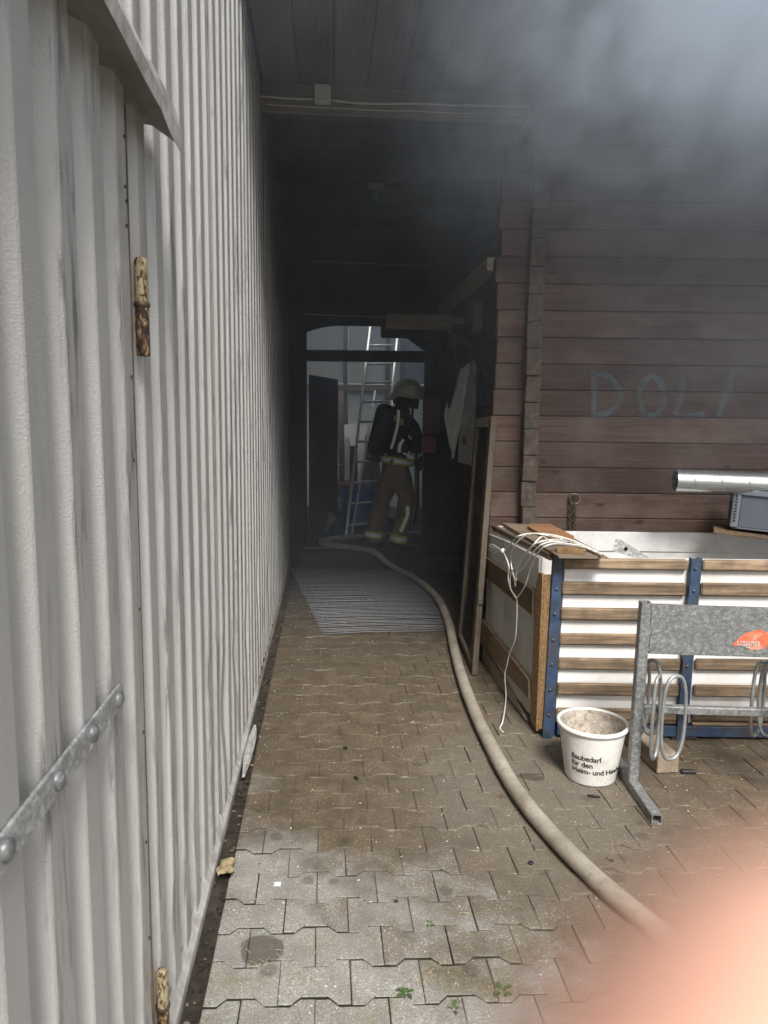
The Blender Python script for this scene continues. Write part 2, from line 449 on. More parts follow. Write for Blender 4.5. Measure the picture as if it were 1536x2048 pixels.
# ------------------------------------------------------------------ ground and pavement
def ground_mat(name):
    b = NB(name); p = b.pos(); n = b.noise(p, 3, 8, .65); n2 = b.noise(p, 90, 4, .7)
    c = b.ramp(n, [(.3, (.07, .06, .048)), (.7, (.12, .105, .085))])
    return b.bsdf(c, .95, 0, b.bump(n2, .8, .01), .2)
M_GROUND = ground_mat("bedding_dirt")
def paver_mat(name):
    b = NB(name); p = b.pos(); x, y, z = b.xyz(p)
    isl = b.n("ShaderNodeNewGeometry").outputs['Random Per Island']
    rr = b.math('FRACT', b.math('ADD', b.rnd(), isl))
    # clean dry concrete with pale aggregate
    n1 = b.noise(p, 9, 6, .65); n2 = b.noise(p, 120, 4, .7)
    dry = b.ramp(n1, [(.28, (.28, .272, .25)), (.72, (.45, .44, .405))])
    dry = b.mix(b.ramp(rr, [(0.0, .35), (1.0, 0.0)]), dry, (.20, .19, .165))
    # trodden-in brown dirt with an uneven border: a wide tongue down the middle of the passage
    wob = b.noise(p, 1.6, 6, .62, .4)
    wob2 = b.noise(p, 5.5, 5, .7)
    f = b.math('ADD', b.math('MULTIPLY', b.math('SUBTRACT', y, 2.06), 1.5), b.math('MULTIPLY', b.math('ADD', x, .12), 1.15))
    f = b.math('ADD', f, b.math('MULTIPLY', b.math('SUBTRACT', wob, .5), 2.6))
    f = b.math('ADD', f, b.math('MULTIPLY', b.math('SUBTRACT', wob2, .5), 1.3))
    f = b.math('ADD', f, b.math('MULTIPLY', b.math('SUBTRACT', rr, .5), .5))
    dirtm = b.sstep(f, -.35, .75)
    # paler dusty zone by the box and the rack
    dx = b.math('SUBTRACT', x, .62); dy = b.math('MULTIPLY', b.math('SUBTRACT', y, 2.75), .62)
    dd = b.math('SQRT', b.math('ADD', b.math('MULTIPLY', dx, dx), b.math('MULTIPLY', dy, dy)))
    dust = b.math('MULTIPLY', b.sstep(b.math('ADD', dd, b.math('MULTIPLY', b.math('SUBTRACT', wob2, .5), .6)), .75, .15), .62)
    brown = b.ramp(n1, [(.25, (.074, .054, .033)), (.75, (.172, .129, .082))])
    brown = b.mix(b.ramp(rr, [(0.0, .45), (.6, 0.0)]), brown, (.085, .068, .050))
    brown = b.mix(dust, brown, (.215, .19, .155))
    c = b.mix(dirtm, dry, brown)
    # stones darken towards the passage's end, with an uneven border
    far_dark = b.math('MULTIPLY', b.sstep(b.math('ADD', y, b.math('MULTIPLY', wob, 1.2)), 4.2, 6.6), .75)
    c = b.mix(far_dark, c, (.030, .026, .022))
    # lichen, mossy yellow towards the open yard
    mo = b.math('MULTIPLY', b.ramp(b.noise(p, 6.5, 7, .7), [(.5, 0.0), (.68, 1.0)]), b.sstep(y, 2.1, 1.65))
    c = b.mix(b.math('MULTIPLY', mo, .55), c, (.25, .225, .095))
    # pale aggregate chips and grey smears
    v = b.voro(p, 88); n4 = b.noise(p, 9, 3)
    chip = b.math('MULTIPLY', b.ramp(v, [(.19, 1.0), (.30, 0.0)]), b.ramp(n4, [(.36, .15), (.60, 1.0)]))
    c = b.mix(b.math('MULTIPLY', chip, b.math('SUBTRACT', .8, b.math('MULTIPLY', dirtm, .48))), c, (.62, .58, .50))
    v2 = b.voro(p, 230)
    c = b.mix(b.ramp(v2, [(.12, .45), (.26, 0.0)]), c, (.07, .06, .05))
    # drips: one big dark oil spot and little ones
    ox = b.math('SUBTRACT', x, -.335); oy = b.math('MULTIPLY', b.math('SUBTRACT', y, 1.855), 1.0)
    od = b.math('SQRT', b.math('ADD', b.math('MULTIPLY', ox, ox), b.math('MULTIPLY', oy, oy)))
    oil = b.sstep(b.math('ADD', od, b.math('MULTIPLY', b.math('SUBTRACT', b.noise(p, 16, 4), .5), .07)), .068, .056)
    wx = b.math('SUBTRACT', x, .648); wy = b.math('SUBTRACT', y, 2.87)
    wd = b.math('SQRT', b.math('ADD', b.math('MULTIPLY', wx, wx), b.math('MULTIPLY', b.math('MULTIPLY', wy, wy), 2.2)))
    wet = b.sstep(b.math('ADD', wd, b.math('MULTIPLY', b.math('SUBTRACT', b.noise(p, 22, 4), .5), .06)), .062, .052)
    sv = b.voro(b.scl(p, (1, 1, .2)), 5.2); sp = b.math('MULTIPLY', b.ramp(sv, [(.10, .75), (.16, 0.0)]), b.sstep(y, 3.6, 2.6))
    drip = b.math('MAXIMUM', b.math('MAXIMUM', oil, wet), sp)
    c = b.mix(b.math('MULTIPLY', drip, .72), c, (.075, .066, .050))
    ro = b.n("ShaderNodeMapRange", None, Value=drip); ro.inputs['To Min'].default_value = .74; ro.inputs['To Max'].default_value = .45
    n5 = b.noise(p, 260, 3, .7)
    c = b.mix(b.ramp(n5, [(.42, .5), (.56, 0.0)]), c, (.055, .048, .038))
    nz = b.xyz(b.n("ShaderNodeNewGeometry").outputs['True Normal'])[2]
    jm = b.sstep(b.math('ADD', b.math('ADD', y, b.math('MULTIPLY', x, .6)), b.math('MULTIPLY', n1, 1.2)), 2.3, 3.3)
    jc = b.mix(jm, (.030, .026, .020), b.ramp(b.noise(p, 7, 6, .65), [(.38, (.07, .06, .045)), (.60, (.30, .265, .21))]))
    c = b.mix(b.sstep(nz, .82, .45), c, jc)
    nrm = b.bump(n2, .9, .004, b.bump(n1, .4, .006))
    return b.bsdf(c, ro.outputs[0], 0, nrm, .35)
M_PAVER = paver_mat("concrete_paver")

gm = MB(); gm.add([(-150, -150, 0), (150, -150, 0), (150, 150, 0), (-150, 150, 0)], [(0, 1, 2, 3)])
tag(obj("ground", gm, M_GROUND, None, (0, 0, -.045)), kind='structure')

def joint_mat():
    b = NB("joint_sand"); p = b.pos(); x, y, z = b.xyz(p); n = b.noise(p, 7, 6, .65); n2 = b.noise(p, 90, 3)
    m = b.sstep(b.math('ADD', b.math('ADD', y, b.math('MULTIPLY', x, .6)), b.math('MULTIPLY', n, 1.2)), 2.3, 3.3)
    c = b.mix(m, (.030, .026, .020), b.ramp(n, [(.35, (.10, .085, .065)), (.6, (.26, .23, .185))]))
    return b.bsdf(c, .95, 0, b.bump(n2, .8, .004), .2)
PW, PR = .1925, .132
E1 = Vector((math.cos(rad(2.1)), math.sin(rad(2.1)), 0)); E2 = HD.copy()
PJ = Vector((-.2665, 1.737, 0))                        # a joint seen near the lower left
def paver_outline(w, g=.0013, half=0):
    """double-T block, width w along E1; returns (a, b) coordinates"""
    hw = w / 2 - g; gr = g + .0010; hf = PR / 2 + .0125 - gr; hm = PR / 2 - .0125 - gr
    if half == 0:
        f = .035; t = PW / 2 - .035
        top = [(-hw, hf), (-hw + f, hf), (-hw + t, hm), (hw - t, hm), (hw - f, hf), (hw, hf)]
    elif half == 1:      # half stone against the left edge: flange on its right only
        f = .035; t = PW / 2 - .035
        top = [(-hw, hm), (hw - t, hm), (hw - f, hf), (hw, hf)]
    return top + [(a, -b_) for a, b_ in reversed(top)]
def paver_mb(mb, poly, M, c=.0022, d=.06):
    n = len(poly)
    inn = []
    cx = sum(p[0] for p in poly) / n; cyy = sum(p[1] for p in poly) / n
    for i in range(n):
        x, y = poly[i]
        inn.append((x - math.copysign(c, x - cx), y - math.copysign(c, y - cyy)))
    P3 = lambda a, b_, z: E1 * a + E2 * b_ + Vector((0, 0, z))
    vs = [P3(a, b_, 0) for a, b_ in inn] + [P3(a, b_, -c * .8) for a, b_ in poly] + [P3(a, b_, -d) for a, b_ in poly]
    fs = [tuple(range(n))[::-1]]
    for i in range(n):
        j = (i + 1) % n
        fs.append((i, j, n + j, n + i)); fs.append((n + i, n + j, 2 * n + j, 2 * n + i))
    fs[0] = fs[0]
    mb.add(vs, fs, M)
m_ = MB()
m_.add([(hx(-6, .085), -6, 0), (9, -6, 0), (9, 8, 0), (hx(8, .085), 8, 0)], [(0, 1, 2, 3)])
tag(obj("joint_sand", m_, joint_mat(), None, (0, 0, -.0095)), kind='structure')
pav = empty("pavement", (0, 2, 0), "", "", kind='structure')
for k in ('label', 'category'):
    if k in pav: del pav[k]
PO_FULL = paver_outline(PW); PO_HALF = paver_outline(PW / 2, half=1)
def nb_mesh(poly, nm):
    m_ = MB(); paver_mb(m_, poly, None); return m_
pm_full = nb_mesh(PO_FULL, 'paver').mesh('paver', M_PAVER); pm_half = nb_mesh(PO_HALF, 'paver').mesh('paver_half', M_PAVER)
def in_view(p):
    d = p - Vector((0, 0, CAM_H)); yv = d.y * math.cos(PITCH) - d.z * math.sin(PITCH)
    if d.y < .2: return False
    zc = d.y * math.cos(PITCH) + (-d.z) * math.sin(PITCH)
    if zc < .1: return False
    u = 768 + FPX * d.x / zc
    v = 1024 - FPX * (d.z * math.cos(PITCH) + d.y * math.sin(PITCH)) / zc
    return -60 < u < 1600 and v < 2110
spots = []
# left edge of the paving = along the hall; block edge k=0 there
A0 = round((Vector((-.481, 1.742, 0)) - PJ).dot(E1) / PW) * PW
for r in range(-30, 45):
    for k in range(0, 42):
        odd = (r % 2)
        if odd and k == 0: a = A0 + PW / 4; half = 1
        elif odd: a = A0 + PW * k; half = 0
        else: a = A0 + PW * (k + .5); half = 0
        p = PJ + E1 * a + E2 * (PR * r)
        if p.y > 7.12 or p.x > 6.2: continue
        if p.x > .95 and p.y > 4.35: continue
        jit = Matrix.Translation((R.uniform(-.0008, .0008), R.uniform(-.0008, .0008), max(-.003, min(.003, R.gauss(0, .0014))) + .003 * mnoise.noise(p * 1.3))) @ \
            Euler((max(-.016, min(.016, R.gauss(0, .008))), max(-.016, min(.016, R.gauss(0, .008))), R.gauss(0, .006))).to_matrix().to_4x4()
        spots.append((p, half, jit))
vis = sorted([s for s in spots if in_view(s[0])], key=lambda s: s[0].length)
near = set(id(s) for s in vis[:300])
rest = MB()
for s in spots:
    p, half, jit = s
    M_ = Matrix.Translation(p) @ jit
    if id(s) in near:
        o = bpy.data.objects.new("paver", pm_half if half else pm_full)
        e = M_.to_euler(); place(o, pav, M_.translation, (e.x, e.y, e.z))
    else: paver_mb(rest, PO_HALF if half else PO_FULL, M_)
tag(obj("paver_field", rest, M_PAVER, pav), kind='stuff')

# ------------------------------------------------------------------ the corrugated hall on the left
hall = empty("metal_hall", hallp(3, 0, 0), "grey corrugated metal hall wall with door along the left of the passage", "building", (0, 0, HA))
RIB0, PER = 1.054, .147           # crest starts at RIB0 + k*PER
def profile(s0, s1):
    """(s, off) points of the trapezoid sheet between s0 and s1"""
    pts = []
    k0 = math.floor((s0 - RIB0) / PER) - 1
    k = k0
    H_ = .038; e = .0022
    while True:
        c = RIB0 + k * PER
        if c > s1 + PER: break
        for ds, off in ((-.026, -H_), (-.026 + e, -H_ + e), (-e * .8, -e), (e, 0), (.065 - e, 0), (.065 + e * .8, -e), (.091 - e, -H_ + e), (.091, -H_)):
            pts.append((c + ds, off))
        k += 1
    return [p for p in pts if s0 - 1e-6 <= p[0] <= s1 + 1e-6]
DENTS = [(2.55, .42, .10, .035), (2.85, .55, .05, .02), (3.3, .5, .06, .02), (1.9, .33, .07, .018), (2.2, .62, .06, .02), (1.75, .5, .05, .01), (3.9, .6, .08, .02), (4.6, .45, .08, .02), (1.38, .25, .05, .012)]
def corr(s0, s1, z0, z1, nz, off=0.0, dents=True, zb=None):
    pr = profile(s0, s1); m_ = MB(); n = len(pr); vs = []; fs = []
    for j in range(nz + 1):
        for s, o_ in pr:
            zz0 = zb(s) if zb else z0
            z = zz0 + (z1 - zz0) * (j / nz) ** 1.25
            q = o_ + off + .0018 * mnoise.noise(Vector((s * .9, z * .8, 3.1)))
            if dents:
                for ds, dz, rr_, dep in DENTS:
                    d2 = ((s - ds) / rr_) ** 2 + ((z - dz) / (rr_ * 1.6)) ** 2
                    if d2 < 9: q -= dep * .4 * math.exp(-d2)
                q -= .004 * max(0, mnoise.noise(Vector((s * 7, z * 5, .3)))) * max(0, 1 - z / .9)
            vs.append((q, s, z))
    for j in range(nz):
        for i in range(n - 1):
            a = j * n + i
            fs.append((a, a + 1, a + n + 1, a + n))
    m_.add(vs, fs)
    return m_
def low_edge(s):
    return .028 + .018 * mnoise.noise(Vector((s * 2.3, 0, 0))) + .012 * mnoise.noise(Vector((s * 9, 4, 0)))
door_s1 = RIB0 + 2 * PER + .098     # 1.446
hp = dict(parent=hall, loc=tuple(HO), rot=(0, 0, HA))
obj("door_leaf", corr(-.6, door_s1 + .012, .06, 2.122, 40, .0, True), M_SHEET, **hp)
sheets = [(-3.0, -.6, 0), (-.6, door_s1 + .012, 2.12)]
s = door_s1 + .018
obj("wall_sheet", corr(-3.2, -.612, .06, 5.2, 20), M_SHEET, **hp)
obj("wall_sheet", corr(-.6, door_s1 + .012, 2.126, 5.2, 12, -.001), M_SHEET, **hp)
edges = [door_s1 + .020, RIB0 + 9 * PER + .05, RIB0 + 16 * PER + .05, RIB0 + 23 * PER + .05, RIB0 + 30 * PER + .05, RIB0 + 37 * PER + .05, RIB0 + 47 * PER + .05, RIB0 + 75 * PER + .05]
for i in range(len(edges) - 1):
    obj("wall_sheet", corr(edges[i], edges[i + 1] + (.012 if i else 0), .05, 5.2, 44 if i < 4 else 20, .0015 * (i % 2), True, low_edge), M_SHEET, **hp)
# dark frame behind the door gap and sheet foot
m_ = MB(); m_.box(-.30, -.052, -3.2, 12, .04, 5.2); obj("inner_wall", m_, M_DARKMETAL, **hp)
m_ = MB(); m_.box(-.30, .010, -3.2, 12, -.05, .016, .006); obj("foundation_kerb", m_, plain("old_concrete_kerb", (.22, .20, .17), .9, 0, .4, 20, (.08, .065, .05), .8, .8, .006), **hp)
# flashing over the door: dark soffit, drooping pale lip
def flash_pt(t, k):
    s = -1.2 + 2.78 * t; w = .004 * mnoise.noise(Vector((s * 3, k, 0)))
    prof = [(-.03, 2.116), (.010, 2.110), (.056, 2.092), (.060, 2.085), (.065, 2.115), (.060, 2.137), (.0, 2.165)]
    o_, z = prof[k]
    return Vector((o_ + w, s + (.05 * (k in (3, 4)) if t > .99 else 0), z + w - (.014 if (t > .97 and k in (2, 3)) else 0)))
m_ = MB(); NT_ = 40
for k in range(6):
    m_.grid(lambda a, b_, k=k: flash_pt(a, k + (1 if b_ > .5 else 0)), NT_, 1, mi=1 if k in (3, 4, 5) else 0, smooth=False)
obj("door_flashing", m_, [M_FLASH, M_LIP], **hp)
# strap hinge with dome bolts
m_ = MB(); m_.box(.002, .008, -.35, 1.225, .982, 1.028, .0015)
m_.prism([(1.225 + .023 * math.sin(a), 1.005 + .023 * math.cos(a)) for a in [math.pi * i / 8 for i in range(9)]], .002, .008, Matrix(((0, 0, 1, 0), (1, 0, 0, 0), (0, 1, 0, 0), (0, 0, 0, 1))))
strap = obj("strap_hinge", m_, M_GALVL, **hp)
for s in (1.215, 1.075, .925, .765, .6):
    m_ = MB(); m_.lathe([(.0145, 0), (.014, .003), (.011, .0065), (.006, .0085), (.0005, .009)], 14, Matrix.Rotation(math.pi / 2, 4, 'Y'))
    obj("bolt", m_, M_GALV, strap, hallp(s, .008, 1.005), (0, 0, HA))
for z0, z1 in ((1.625, 1.815), (.085, .275)):
    hg = empty("hinge", hallp(1.455, .010, z0), None, None); hg.parent = hall; hg.matrix_parent_inverse = WM[hall.name].inverted()
    zm = (z0 + z1) / 2 + .005
    m_ = MB(); m_.lathe([(.0125, z0), (.0135, z0 + .006), (.0135, zm - .006)], 16, None, capb=True); obj("hinge_barrel", m_, M_RUSTPAINT2, hg, hallp(1.455, .010, 0))
    m_ = MB(); m_.lathe([(.0135, zm - .006), (.016, zm - .004), (.016, zm + .004), (.0135, zm + .006)], 16); obj("hinge_collar", m_, M_DARKMETAL, hg, hallp(1.455, .010, 0))
    m_ = MB(); m_.lathe([(.0135, zm + .006), (.0135, z1 - .02), (.013, z1 - .006), (.010, z1), (.0005, z1 + .001)], 16); obj("hinge_barrel", m_, M_RUSTPAINT, hg, hallp(1.455, .010, 0))
m_ = MB(); m_.box(-.006, .0012, 1.4095, 1.4150, .06, 2.08); obj("door_edge", m_, M_EDGE, **hp)
for z in (2.02, 1.93, 1.905, 1.86, 1.58, 1.42, 1.12, .86, .62, .40):
    m_ = MB(); m_.lathe([(.004, 0), (.0035, .002), (.0005, .0026)], 8, Matrix.Rotation(math.pi / 2, 4, 'Y')); obj("screw", m_, M_DARKMETAL, hall, hallp(1.400 + R.uniform(-.006, .004), .0, z), (0, 0, HA))
# bent pale lip along the sheet foot, rust line on the door's edge
def lip(a, k):
    s = 1.5 + 2.3 * a; q = mnoise.noise(Vector((s * 4, 1, 0)))
    return [Vector((-.010, s, .075 + .02 * q)), Vector((.012 + .006 * q, s, .035 + .01 * q)), Vector((.012, s, .004))][k]
m_ = MB()
for k in range(2): m_.grid(lambda a, b_, k=k: lip(a, k + (1 if b_ > .5 else 0)), 60, 1, smooth=True)
obj("foot_lip", m_, M_LIP, **hp)

# soil and litter in the gap between hall and paving
m_ = MB()
def soilf(a, b_):
    y = .2 + 7.0 * b_; x0 = hx(y, -.02); x1 = hx(y, .075)
    return Vector((x0 + (x1 - x0) * a, y, -.028 + .012 * mnoise.noise(Vector((a * 4, y * 9, 0))) + .008 * mnoise.noise(Vector((a * 9, y * 31, 2)))))
m_.grid(soilf, 5, 260)
tag(obj("gutter_soil", m_, M_SOIL), "dark soil in the gap along the hall foot", "soil", kind='stuff')
m_ = MB()
for i in range(420):
    y = R.uniform(1.2, 6.5); x = hx(y, R.uniform(-.01, .055)); q = R.uniform(.002, .007)
    m_.blob((x, y, -.02), q * R.uniform(.7, 2), q, q * .7, 5, 3, .4, i, mi=R.choice((0, 0, 0, 0, 1)), smooth=False)
M_LITTER = plain("pale_litter", (.20, .165, .12), .9, 0, .5, 60)
tag(obj("gutter_litter", m_, [M_SOIL, M_LITTER]), "crumbs and dead leaves in the gap along the hall foot", "litter", kind='stuff')
# ------------------------------------------------------------------ log cabin on the right, roof over the passage
CY = 4.4
cabin = empty("log_cabin", (2.5, 4.5, 0), "dark brown log cabin with notched corner on the right of the passage", "cabin")
LP = .1575; Z15 = .918
LX1 = 6.5
logmesh = {}
for i in range(-6, 15):
    z0 = Z15 + LP * i; z1 = z0 + LP
    if z1 > 3.13: break
    z0 = max(z0, 0.0)
    xl = .672 + R.uniform(-.012, .022) + (-.014 if i in (8, 9) else 0)
    if i >= 13: xl = .70
    m_ = MB(); m_.box(xl, LX1, CY + R.uniform(-.002, .002), CY + .11, z0 + .001, z1 - .001, .0055)
    centred("log", m_, M_LOGX, cabin)
# two wide boards under the eaves, the lower one cut on a slant
zt = Z15 + LP * 14
m_ = MB(); Mx = Matrix(((1, 0, 0, 0), (0, 0, 1, 0), (0, 1, 0, 0), (0, 0, 0, 1)))
m_.prism([(1.02, zt + .002), (LX1, zt + .002), (LX1, zt + .155), (1.14, zt + .155)][::-1], CY - .001, CY + .10, Mx); centred("eaves_board", m_, M_LOGX, cabin)
m_ = MB(); m_.box(1.16, LX1, CY - .003, CY + .10, zt + .158, 3.44, .006); centred("eaves_board", m_, M_LOGX, cabin)
# passage wall logs: their sawn ends stand out of the front wall at the corner
for i in range(-6, 15):
    z0 = Z15 - LP / 2 + LP * i; z1 = z0 + LP
    if z1 > 3.13: break
    z0 = max(z0, 0.0)
    dx = (.835 + .04 * (3.1 - z1) / 3 * 0) + R.uniform(-.006, .006); y0 = CY - .10 - R.uniform(0, .035)
    M_ = Matrix.Rotation(R.gauss(0, .012), 4, 'Z')
    m_ = MB(); m_.box(dx, dx + .088, y0, y0 + .004, z0 + .003, z1 - .003, .002, mi=1)
    m_.box(dx, dx + .09, y0 + .003, 7.9, z0 + .0015, z1 - .0015, .008)
    # uneven hewn end
    for q in range(len(m_.v)):
        p = m_.v[q]
        if p.y < y0 + .012: m_.v[q] = Vector((p.x + .006 * mnoise.noise(p * 13), p.y + .016 * mnoise.noise(Vector((p.x * 20, i * 3.1, p.z * 14))), p.z))
    centred("wall_log", m_, [M_LOGY, M_LOGEND], cabin)
m_ = MB(); m_.box(.825, .93, CY + .12, 7.9, 3.124, 3.42, .006); centred("gap_filler", m_, M_LOGY, cabin)  # filler added to keep light out between wall logs and ceiling
# soffit boards run front to back, parallel to the hall
roofz = 3.425
for k in range(0, 36):
    xa = hx(4.0) - .02 + k * .2
    if xa > 6.2: break
    m_ = MB(); m_.box(.0025, .1975, -1.02 + R.uniform(-.004, .004), .16, 0, .022, .006)
    obj("soffit_board", m_, M_SOFFIT, cabin, (xa, CY, roofz + R.uniform(-.002, .002)), (0, 0, HA))
m_ = MB(); m_.box(-1.1, 6.6, 3.32, 3.36, roofz - .03, roofz + .22, .004); centred("fascia_board", m_, M_SOFFIT, cabin)
m_ = MB(); m_.box(-1.3, 6.7, 3.28, 7.9, roofz + .20, roofz + .24); centred("roof_sheet", m_, M_FLASH, cabin)
for k in range(5):
    m_ = MB(); yk = 4.95 + k * .62; m_.box(hx(yk), .93, yk, yk + .08, 3.30, 3.44, .004); centred("rafter", m_, M_DARKWOODX, cabin)
for k in range(7):
    xk = -1.05 + k * .28; m_ = MB(); m_.box(xk, xk + .276, 4.62, 7.9, 3.445, 3.465, .003); centred("ceiling_board", m_, M_DARKWOOD, cabin)
# front beam over the passage mouth, at right angles to the hall
bo = Vector((hx(4.34) + .0, 4.34, 0))
m_ = MB(); m_.box(0.0, 1.62, 0, .10, 3.262, 3.423, .004); obj("cross_beam", m_, M_BEAM, cabin, bo, (0, 0, HA))
m_ = MB(); m_.box(0.05, 1.60, .012, .09, 3.225, 3.260, .003); obj("cross_beam", m_, M_DARKWOODX, cabin, bo, (0, 0, HA))
# faded painted letters
def graffiti_mat():
    b = NB("faded_teal_paint"); p = b.pos(); n = b.noise(b.scl(p, (14, 14, 40)), 1.0, 6, .7); n2 = b.noise(p, 3, 4)
    d = b.n("ShaderNodeBsdfPrincipled", None); b.set(d.inputs['Base Color'], (.17, .27, .31)); d.inputs['Roughness'].default_value = .8
    t = b.n("ShaderNodeBsdfTransparent"); mx = b.n("ShaderNodeMixShader")
    f = b.math('MULTIPLY', b.ramp(n, [(.32, .0), (.64, .52)]), b.ramp(n2, [(.3, .7), (.6, 1.0)]))
    b.t.links.new(f, mx.inputs[0]); b.t.links.new(t.outputs[0], mx.inputs[1]); b.t.links.new(d.outputs[0], mx.inputs[2]); b.t.links.new(mx.outputs[0], b.out.inputs['Surface'])
    return b.m
m_ = MB()
def stroke(px, w):
    pts = [gy(u, v, CY - .0035) for u, v in px]; pts = catmull(pts, 6)
    L = []
    for i, p in enumerate(pts):
        t = pts[min(i + 1, len(pts) - 1)] - pts[max(i - 1, 0)]; t.y = 0; t.normalize(); nn = Vector((-t.z, 0, t.x))
        L.append((p + nn * w / 2, p - nn * w / 2))
    vs = [q for a in L for q in a]; fs = [(2 * i, 2 * i + 1, 2 * i + 3, 2 * i + 2) for i in range(len(L) - 1)]
    m_.add(vs, fs)
stroke([(1187, 745), (1188, 790), (1186, 832)], .034)
stroke([(1184, 745), (1215, 752), (1240, 785), (1228, 818), (1186, 834)], .036)
stroke([(1300, 752), (1284, 770), (1278, 800), (1290, 826), (1312, 830), (1326, 806), (1324, 772), (1308, 752), (1298, 752)], .036)
stroke([(1366, 756), (1361, 795), (1352, 830), (1376, 831), (1408, 829)], .034)
stroke([(1468, 742), (1454, 785), (1437, 832)], .036)
stroke([(1466, 706), (1473, 702), (1480, 708), (1474, 716), (1466, 710)], .014)
obj("graffiti", m_, graffiti_mat(), cabin)

# ------------------------------------------------------------------ things on the beam and under the roof
jb = empty("junction_box", gy(645, 190, 4.30), "square cream junction box on the beam over the passage", "junction box")
c = gy(645, 190, 4.315)
m_ = MB(); m_.box(-.048, .048, -.02, .02, -.05, .05, .008); obj("box_body", m_, M_JBOX, jb, c, (0, 0, HA))
m_ = MB(); m_.box(-.044, .044, -.006, .006, -.046, .046, .004); obj("box_lid", m_, M_JBOX, jb, c + Vector((0, -.026, 0)), (0, 0, HA))
def beam_line(pxs, r, name, label, back=4.31, mat=M_WHITECABLE, extra=()):
    pts = [gy(u, v, back + (u - 515) / 545 * .12) for u, v in pxs] + list(extra)
    m_ = MB(); m_.tube(catmull(pts, 5), r, 7); o = centred(name, m_, mat); return tag(o, label, "cable")
beam_line([(513, 222), (514, 200), (524, 193), (560, 196), (600, 198), (628, 198)], .006, "cable", "pale cable looping from the hall corner to the junction box")
beam_line([(662, 200), (700, 205), (760, 208), (830, 207), (900, 210), (960, 211), (1030, 213), (1050, 212), (1059, 222), (1056, 240), (1045, 258)], .006, "cable", "pale cable from the junction box along the beam, bent down at its right end")
beam_line([(530, 209), (600, 213), (680, 217), (760, 221), (830, 222), (900, 226), (980, 227), (1048, 228)], .0028, "cable", "thin straight wire under the beam over the passage")
# two slack wires deep in the passage
m_ = MB(); m_.tube(catmull([gy(607, 628, 6.6), gy(690, 632, 6.6), gy(778, 634, 6.6)], 6), .004, 6); tag(centred("cable", m_, M_WHITECABLE), "slack wire strung across the passage just above the plank shelf", "cable")
m_ = MB(); m_.tube(catmull([gy(610, 522, 6.0), gy(730, 527, 6.0), gy(855, 533, 6.0)], 6), .003, 6); tag(centred("cable", m_, M_WHITECABLE), "faint wire high across the dark passage", "cable")
lp = empty("ceiling_lamp", gy(752, 378, 6.0), "small bulkhead lamp with green glass high in the smoky passage", "lamp")
c = gy(752, 372, 6.0)
m_ = MB(); m_.lathe([(.065, .02), (.07, 0), (.05, -.02), (.03, -.03)], 16); obj("lamp_base", m_, M_JBOX, lp, c)
m_ = MB(); m_.lathe([(.03, -.03), (.038, -.05), (.034, -.09), (.015, -.115), (.001, -.12)], 14); obj("lamp_glass", m_, plain("green_glass", (.12, .22, .08), .2, 0, .1), lp, c)
m_ = MB(); m_.tube([c + Vector((0, 0, .02)), Vector((c.x, c.y, 3.45))], .008, 6); obj("lamp_stem", m_, M_DARKMETAL, lp)

# ------------------------------------------------------------------ gate at the passage's end
GY = 7.45
gate = empty("wooden_gate", (-.2, GY, 0), "sooty timber gate frame with arched top and open leaf at the passage end", "gate")
xl_, xr_ = hx(GY, -.06), .83
m_ = MB(); m_.box(xl_, -.82, GY - .06, GY + .06, 0, 3.44, .006); centred("jamb", m_, M_DARKWOOD, gate)
m_ = MB(); m_.box(.40, .53, GY - .06, GY + .06, 0, 3.44, .006); centred("jamb", m_, M_DARKWOOD, gate)
for k in range(3):
    m_ = MB(); m_.box(.532 + k * .1, .63 + k * .1, GY - .03, GY + .02, 0, 3.4, .004); centred("side_board", m_, M_DARKWOOD, gate)
m_ = MB(); m_.box(-.82, .40, GY - .05, GY + .05, 2.115, 2.225, .006); centred("lintel", m_, M_DARKWOODX, gate)
# arched gable panel
arc = []
for i in range(17):
    t = i / 16; x = -.82 + 1.22 * t
    pk = -.47
    z = 2.475 - .07 * ((x - pk) / .35) ** 2 if x < pk else (2.475 - .03 * (x - pk) ** 2 if x < .05 else 2.467 - (x - .05) * .68)
    arc.append((x, max(2.23, z)))
m_ = MB(); m_.prism(([(-.82, 3.44)] + arc + [(.40, 3.44)])[::1], GY - .03, GY + .03, Mx); centred("arched_panel", m_, M_DARKWOODX, gate)
m_ = MB(); m_.box(-.86, .80, 7.06, GY + .3, .0, .168, .008); centred("threshold_step", m_, M_DARKWOODX, gate)
m_ = MB(); m_.box(-.83, -.25, GY - .12, GY - .07, .168, .188, .003); centred("threshold_batten", m_, M_GREYWOODX, gate)
# open leaf, swung inwards on the left
leaf = empty("gate_leaf", (-.80, GY + .06, .2), None, None); leaf.parent = gate; leaf.matrix_parent_inverse = WM[gate.name].inverted()
for k in range(6):
    a = Vector((-.79, GY + .08, 0)) + Vector((.30, 1.0, 0)).normalized() * (k * .135)
    m_ = MB(); dv = Vector((.30, 1.0, 0)).normalized() * .131
    m_.beam(a + dv * .5 + Vector((0, 0, .2)), a + dv * .5 + Vector((0, 0, 1.98 - .0 * k)), .13, .03, .004, up=(dv.y, -dv.x, 0)); centred("leaf_board", m_, M_DARKWOOD, leaf)
e_ = Vector((-.79, GY + .08, 0)) + Vector((.30, 1.0, 0)).normalized() * .8
m_ = MB(); m_.tube([e_ + Vector((0, 0, 1.0)), e_ + Vector((.05, -.02, 1.0))], .007, 8); m_.tube([e_ + Vector((.05, -.02, 1.0)), e_ + Vector((.06, -.10, .995))], .008, 8); obj("handle", m_, M_GALVL, leaf)

